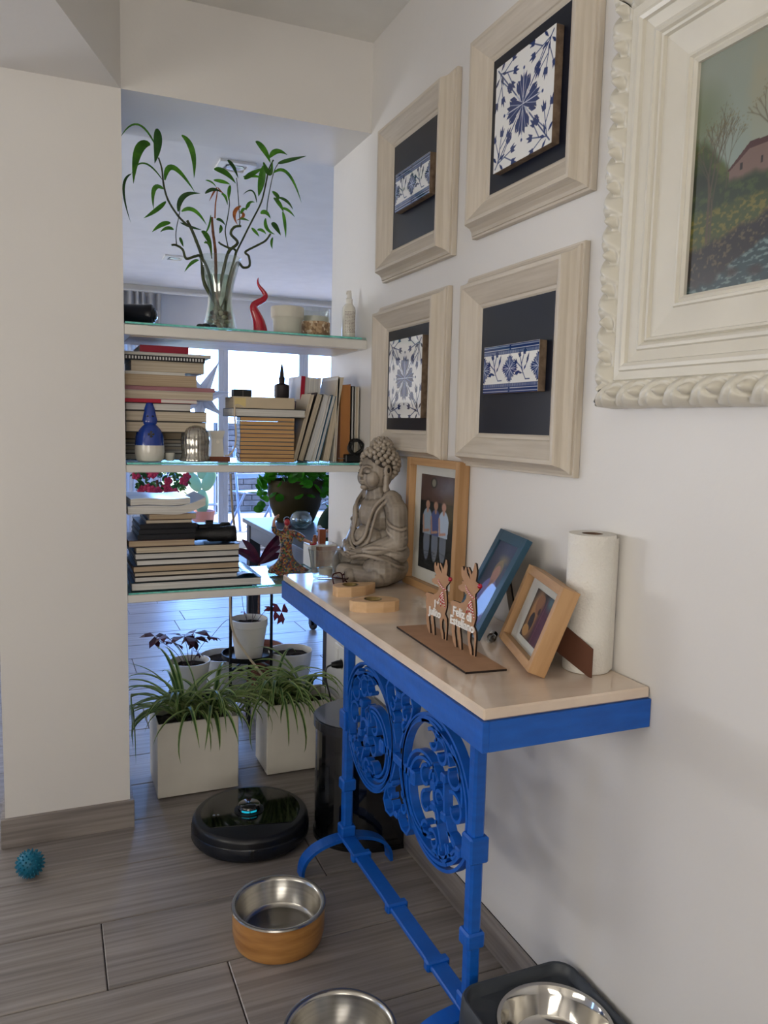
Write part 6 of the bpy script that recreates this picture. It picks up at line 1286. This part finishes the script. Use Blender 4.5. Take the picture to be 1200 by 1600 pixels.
# curtain at the left of the glazing
cu = MB(); n = 90; vs = []
for k in range(n + 1):
    u = k / n; x = .25 + .68 * u; y = FARY - .16 + .028 * math.sin(u * 2 * PI * 11)
    for zz in (.03, 1.2, 2.40): vs.append((x + .01 * math.sin(zz * 3 + u * 20), y, zz))
cu.add(vs, [(3 * k + j, 3 * k + 3 + j, 3 * k + 4 + j, 3 * k + 1 + j) for k in range(n) for j in range(2)])
ct = cu.build('curtain', translucent(mat('white_voile', '#d9d8d8', .9), .5), None, True); tag(ct, 'white pleated curtain at the left end of the living room glazing', 'curtain')
sd = ct.modifiers.new('thick', 'SOLIDIFY'); sd.thickness = .003
rd_ = MB().tube([(.1, FARY - .16, 2.41), (3.9, FARY - .16, 2.41)], .008, 8).tube([(.1, FARY - .16, 2.41), (.1, FARY + .0, 2.41)], .006, 6).tube([(3.9, FARY - .16, 2.41), (3.9, FARY, 2.41)], .006, 6).build('curtain_rail', WHITE, None, True); tag(rd_, 'slim white curtain rail above the living room glazing', 'curtain rail')
# flowering plant inside by the window
fp = thing('flowering_plant', 'potted plant with deep pink flowers in front of the curtain, seen above the magazines', 'plant', (.86, 7.05, 0)); R_ = random.Random(12)
MB().lathe([(0, .001), (.12, .001), (.16, .30), (.15, .30), (.14, .27), (0, .265)], 28).build('pot', mat('white_pot', '#d9d5cc'), fp, 40)
MB().tube([(0, 0, .26), (.02, 0, .5), (-.02, 0, .75)], .012, 8).build('trunk', CANE, fp, True)
for k in range(90):
    a = R_.uniform(0, 6.28); r = .26 * R_.random() ** .5; z_ = .62 + .24 * R_.random(); c = Vector((r * math.cos(a), r * .6 * math.sin(a), z_)); d = Vector((R_.uniform(-1, 1), R_.uniform(-1, 1), R_.uniform(-.5, 1))).normalized() * .07; blade(c, c + d * .5 + Vector((0, 0, .01)), c + d, .03).build('leaf', LEAFD, fp, True)
for k in range(16):
    a = R_.uniform(0, 6.28); r = .24 * R_.random() ** .5; c = (r * math.cos(a), r * .5 * math.sin(a) - .08, .64 + .22 * R_.random()); m = MB()
    for q in range(5): b_ = q * 2 * PI / 5; m.ball((c[0] + .022 * math.cos(b_), c[1], c[2] + .022 * math.sin(b_)), (.018, .008, .018), 8, 6)
    m.ball(c, .010, 8, 6); m.build('flower', mat('pink_flower', '#a8244a' if 1 else '', .5), fp, True)
# ------------------------------------------------------------------ terrace
struct('terrace_floor', MB().box(-4, 7, FARY + .18, 11.6, -.10, -.02), mat('terrace_tile', '#8c7c68', .6, col2='#7c6c58'))
pw = struct('wall_terrace', MB().box(2.15, 7, 11.2, 11.4, -.02, 1.25), mat('mortar_grey', '#3c3834', .9))
brm = mat('grey_brick', '#5e544c', .9, col2='#463e38', scale=(9, 9, 9), rand=.2); bkm = MB().bbox(0, .24, 0, .022, 0, .068, .002).mesh('brick', brm)
for r in range(16):
    for k in range(9): o = put('brick', bkm, pw, (2.17 + k * .25 + (.125 if r % 2 else 0), 11.18, -.01 + r * .078)); o['kind'] = 'structure'
rl = thing('terrace_railing', 'white metal railing along the terrace edge, left of the grey brick wall', 'railing', (0, 0, 0)); RLM = mat('railing_white', '#6d7076', .4)
for z_ in (.12, .52, .98): MB().tube([(-2.5, 10.9, z_), (2.15, 10.9, z_)], .018, 8).build('rail', RLM, rl, True)
for k in range(8): MB().tube([(-2.4 + k * .64, 10.9, -.02), (-2.4 + k * .64, 10.9, .98)], .016, 8).build('post', RLM, rl, True)
for q, (x, y, rz, lab) in enumerate(((2.25, 9.2, .3, 'folded white slatted garden chair leaning behind the glazing, left of the big planter'), (2.85, 9.5, .1, 'white slatted garden chair standing right of the folded one behind the big planter'))):
    t = thing('garden_chair', lab, 'chair', (x, y, -.02), (0, 0, rz), 'white chairs on the terrace'); CM = mat('chair_bluewhite', '#5d708c', .4)
    for s in (-.22, .22): MB().tube([(s, 0, 0), (s, .16, 1.0)], .016, 8).build('leg', CM, t, True); MB().tube([(s, .28, 0), (s, -.12, .48)], .014, 8).build('leg', CM, t, True)
    for k in range(4): MB().bbox(-.23, .23, .09 + .016 * k, .105 + .016 * k, .62 + .1 * k, .68 + .1 * k, .002).build('slat', CM, t)
    for k in range(5): MB().bbox(-.22, .22, -.14 + .075 * k, -.08 + .075 * k, .455, .47, .002).build('seat_slat', CM, t)
pk = thing('paddle_cactus', 'pale green paddle cactus on the terrace seen right of the magazines', 'plant', (1.62, 9.3, -.02)); PKM = mat('cactus_green', '#4c6a48', .5)
MB().lathe([(0, 0), (.12, 0), (.15, .24), (.14, .24), (.13, .21), (0, .2)], 24).build('pot', mat('terracotta', '#6d3a26'), pk, 40)
for x, z_, w_, h, rt in ((0, .34, .08, .15, 0), (-.09, .58, .07, .13, -.5), (.08, .60, .075, .14, .4), (.0, .72, .06, .11, .05), (-.16, .74, .05, .09, -.7), (.16, .80, .055, .10, .5)): MB().ball((x, 0, z_), (w_, .018, h), 16, 12, R=Matrix.Rotation(rt, 3, 'Y')).build('paddle', PKM, pk, True)
def bush(label, x, y, h, r, c1, c2, seed, n_=700):
    t = thing('garden_shrub', label, 'shrub', (x, y, -.6)); R_ = random.Random(seed); m = MB(); mt = mat('shrub_' + c1[1:], c1, .7, col2=c2, scale=(6, 6, 6))
    for k in range(n_):
        u = Vector((R_.gauss(0, 1), R_.gauss(0, 1), R_.gauss(0, 1))).normalized() * R_.random() ** .33; c = Vector((u.x * r, u.y * r, h * .6 + u.z * h * .5)); d = Vector((R_.uniform(-1, 1), R_.uniform(-1, 1), R_.uniform(-1, 1))).normalized() * .10; s = d.cross(Vector((.3, .5, 1))).normalized() * .035; m.add([c, c + d * .5 + s, c + d, c + d * .5 - s], [(0, 1, 2), (0, 2, 3)])
    o = m.build('foliage', mt, t); o['kind'] = 'stuff'; MB().tube([(0, 0, 0), (0, 0, h * .7)], .03, 8).build('trunk', CANE, t, True)
bush('yellow green shrub beyond the terrace railing, left of the white window post', 1.0, 12.6, 1.5, .9, '#6c6c30', '#4a5424', 1)
bush('grey green shrub beyond the railing, behind the pink flowers', -1.2, 13.4, 2.0, .9, '#344a2a', '#1e3018', 2)
bush('sunlit shrub beyond the brick wall at the right of the glazing', 4.7, 12.6, 1.9, .9, '#70703c', '#525c30', 3)
struct('ground_garden', MB().box(-30, 30, 11.6, 60, -.9, -.6), mat('dry_grass', '#86794e', .9, col2='#5f6a3a', scale=(.6, .6, .6)))
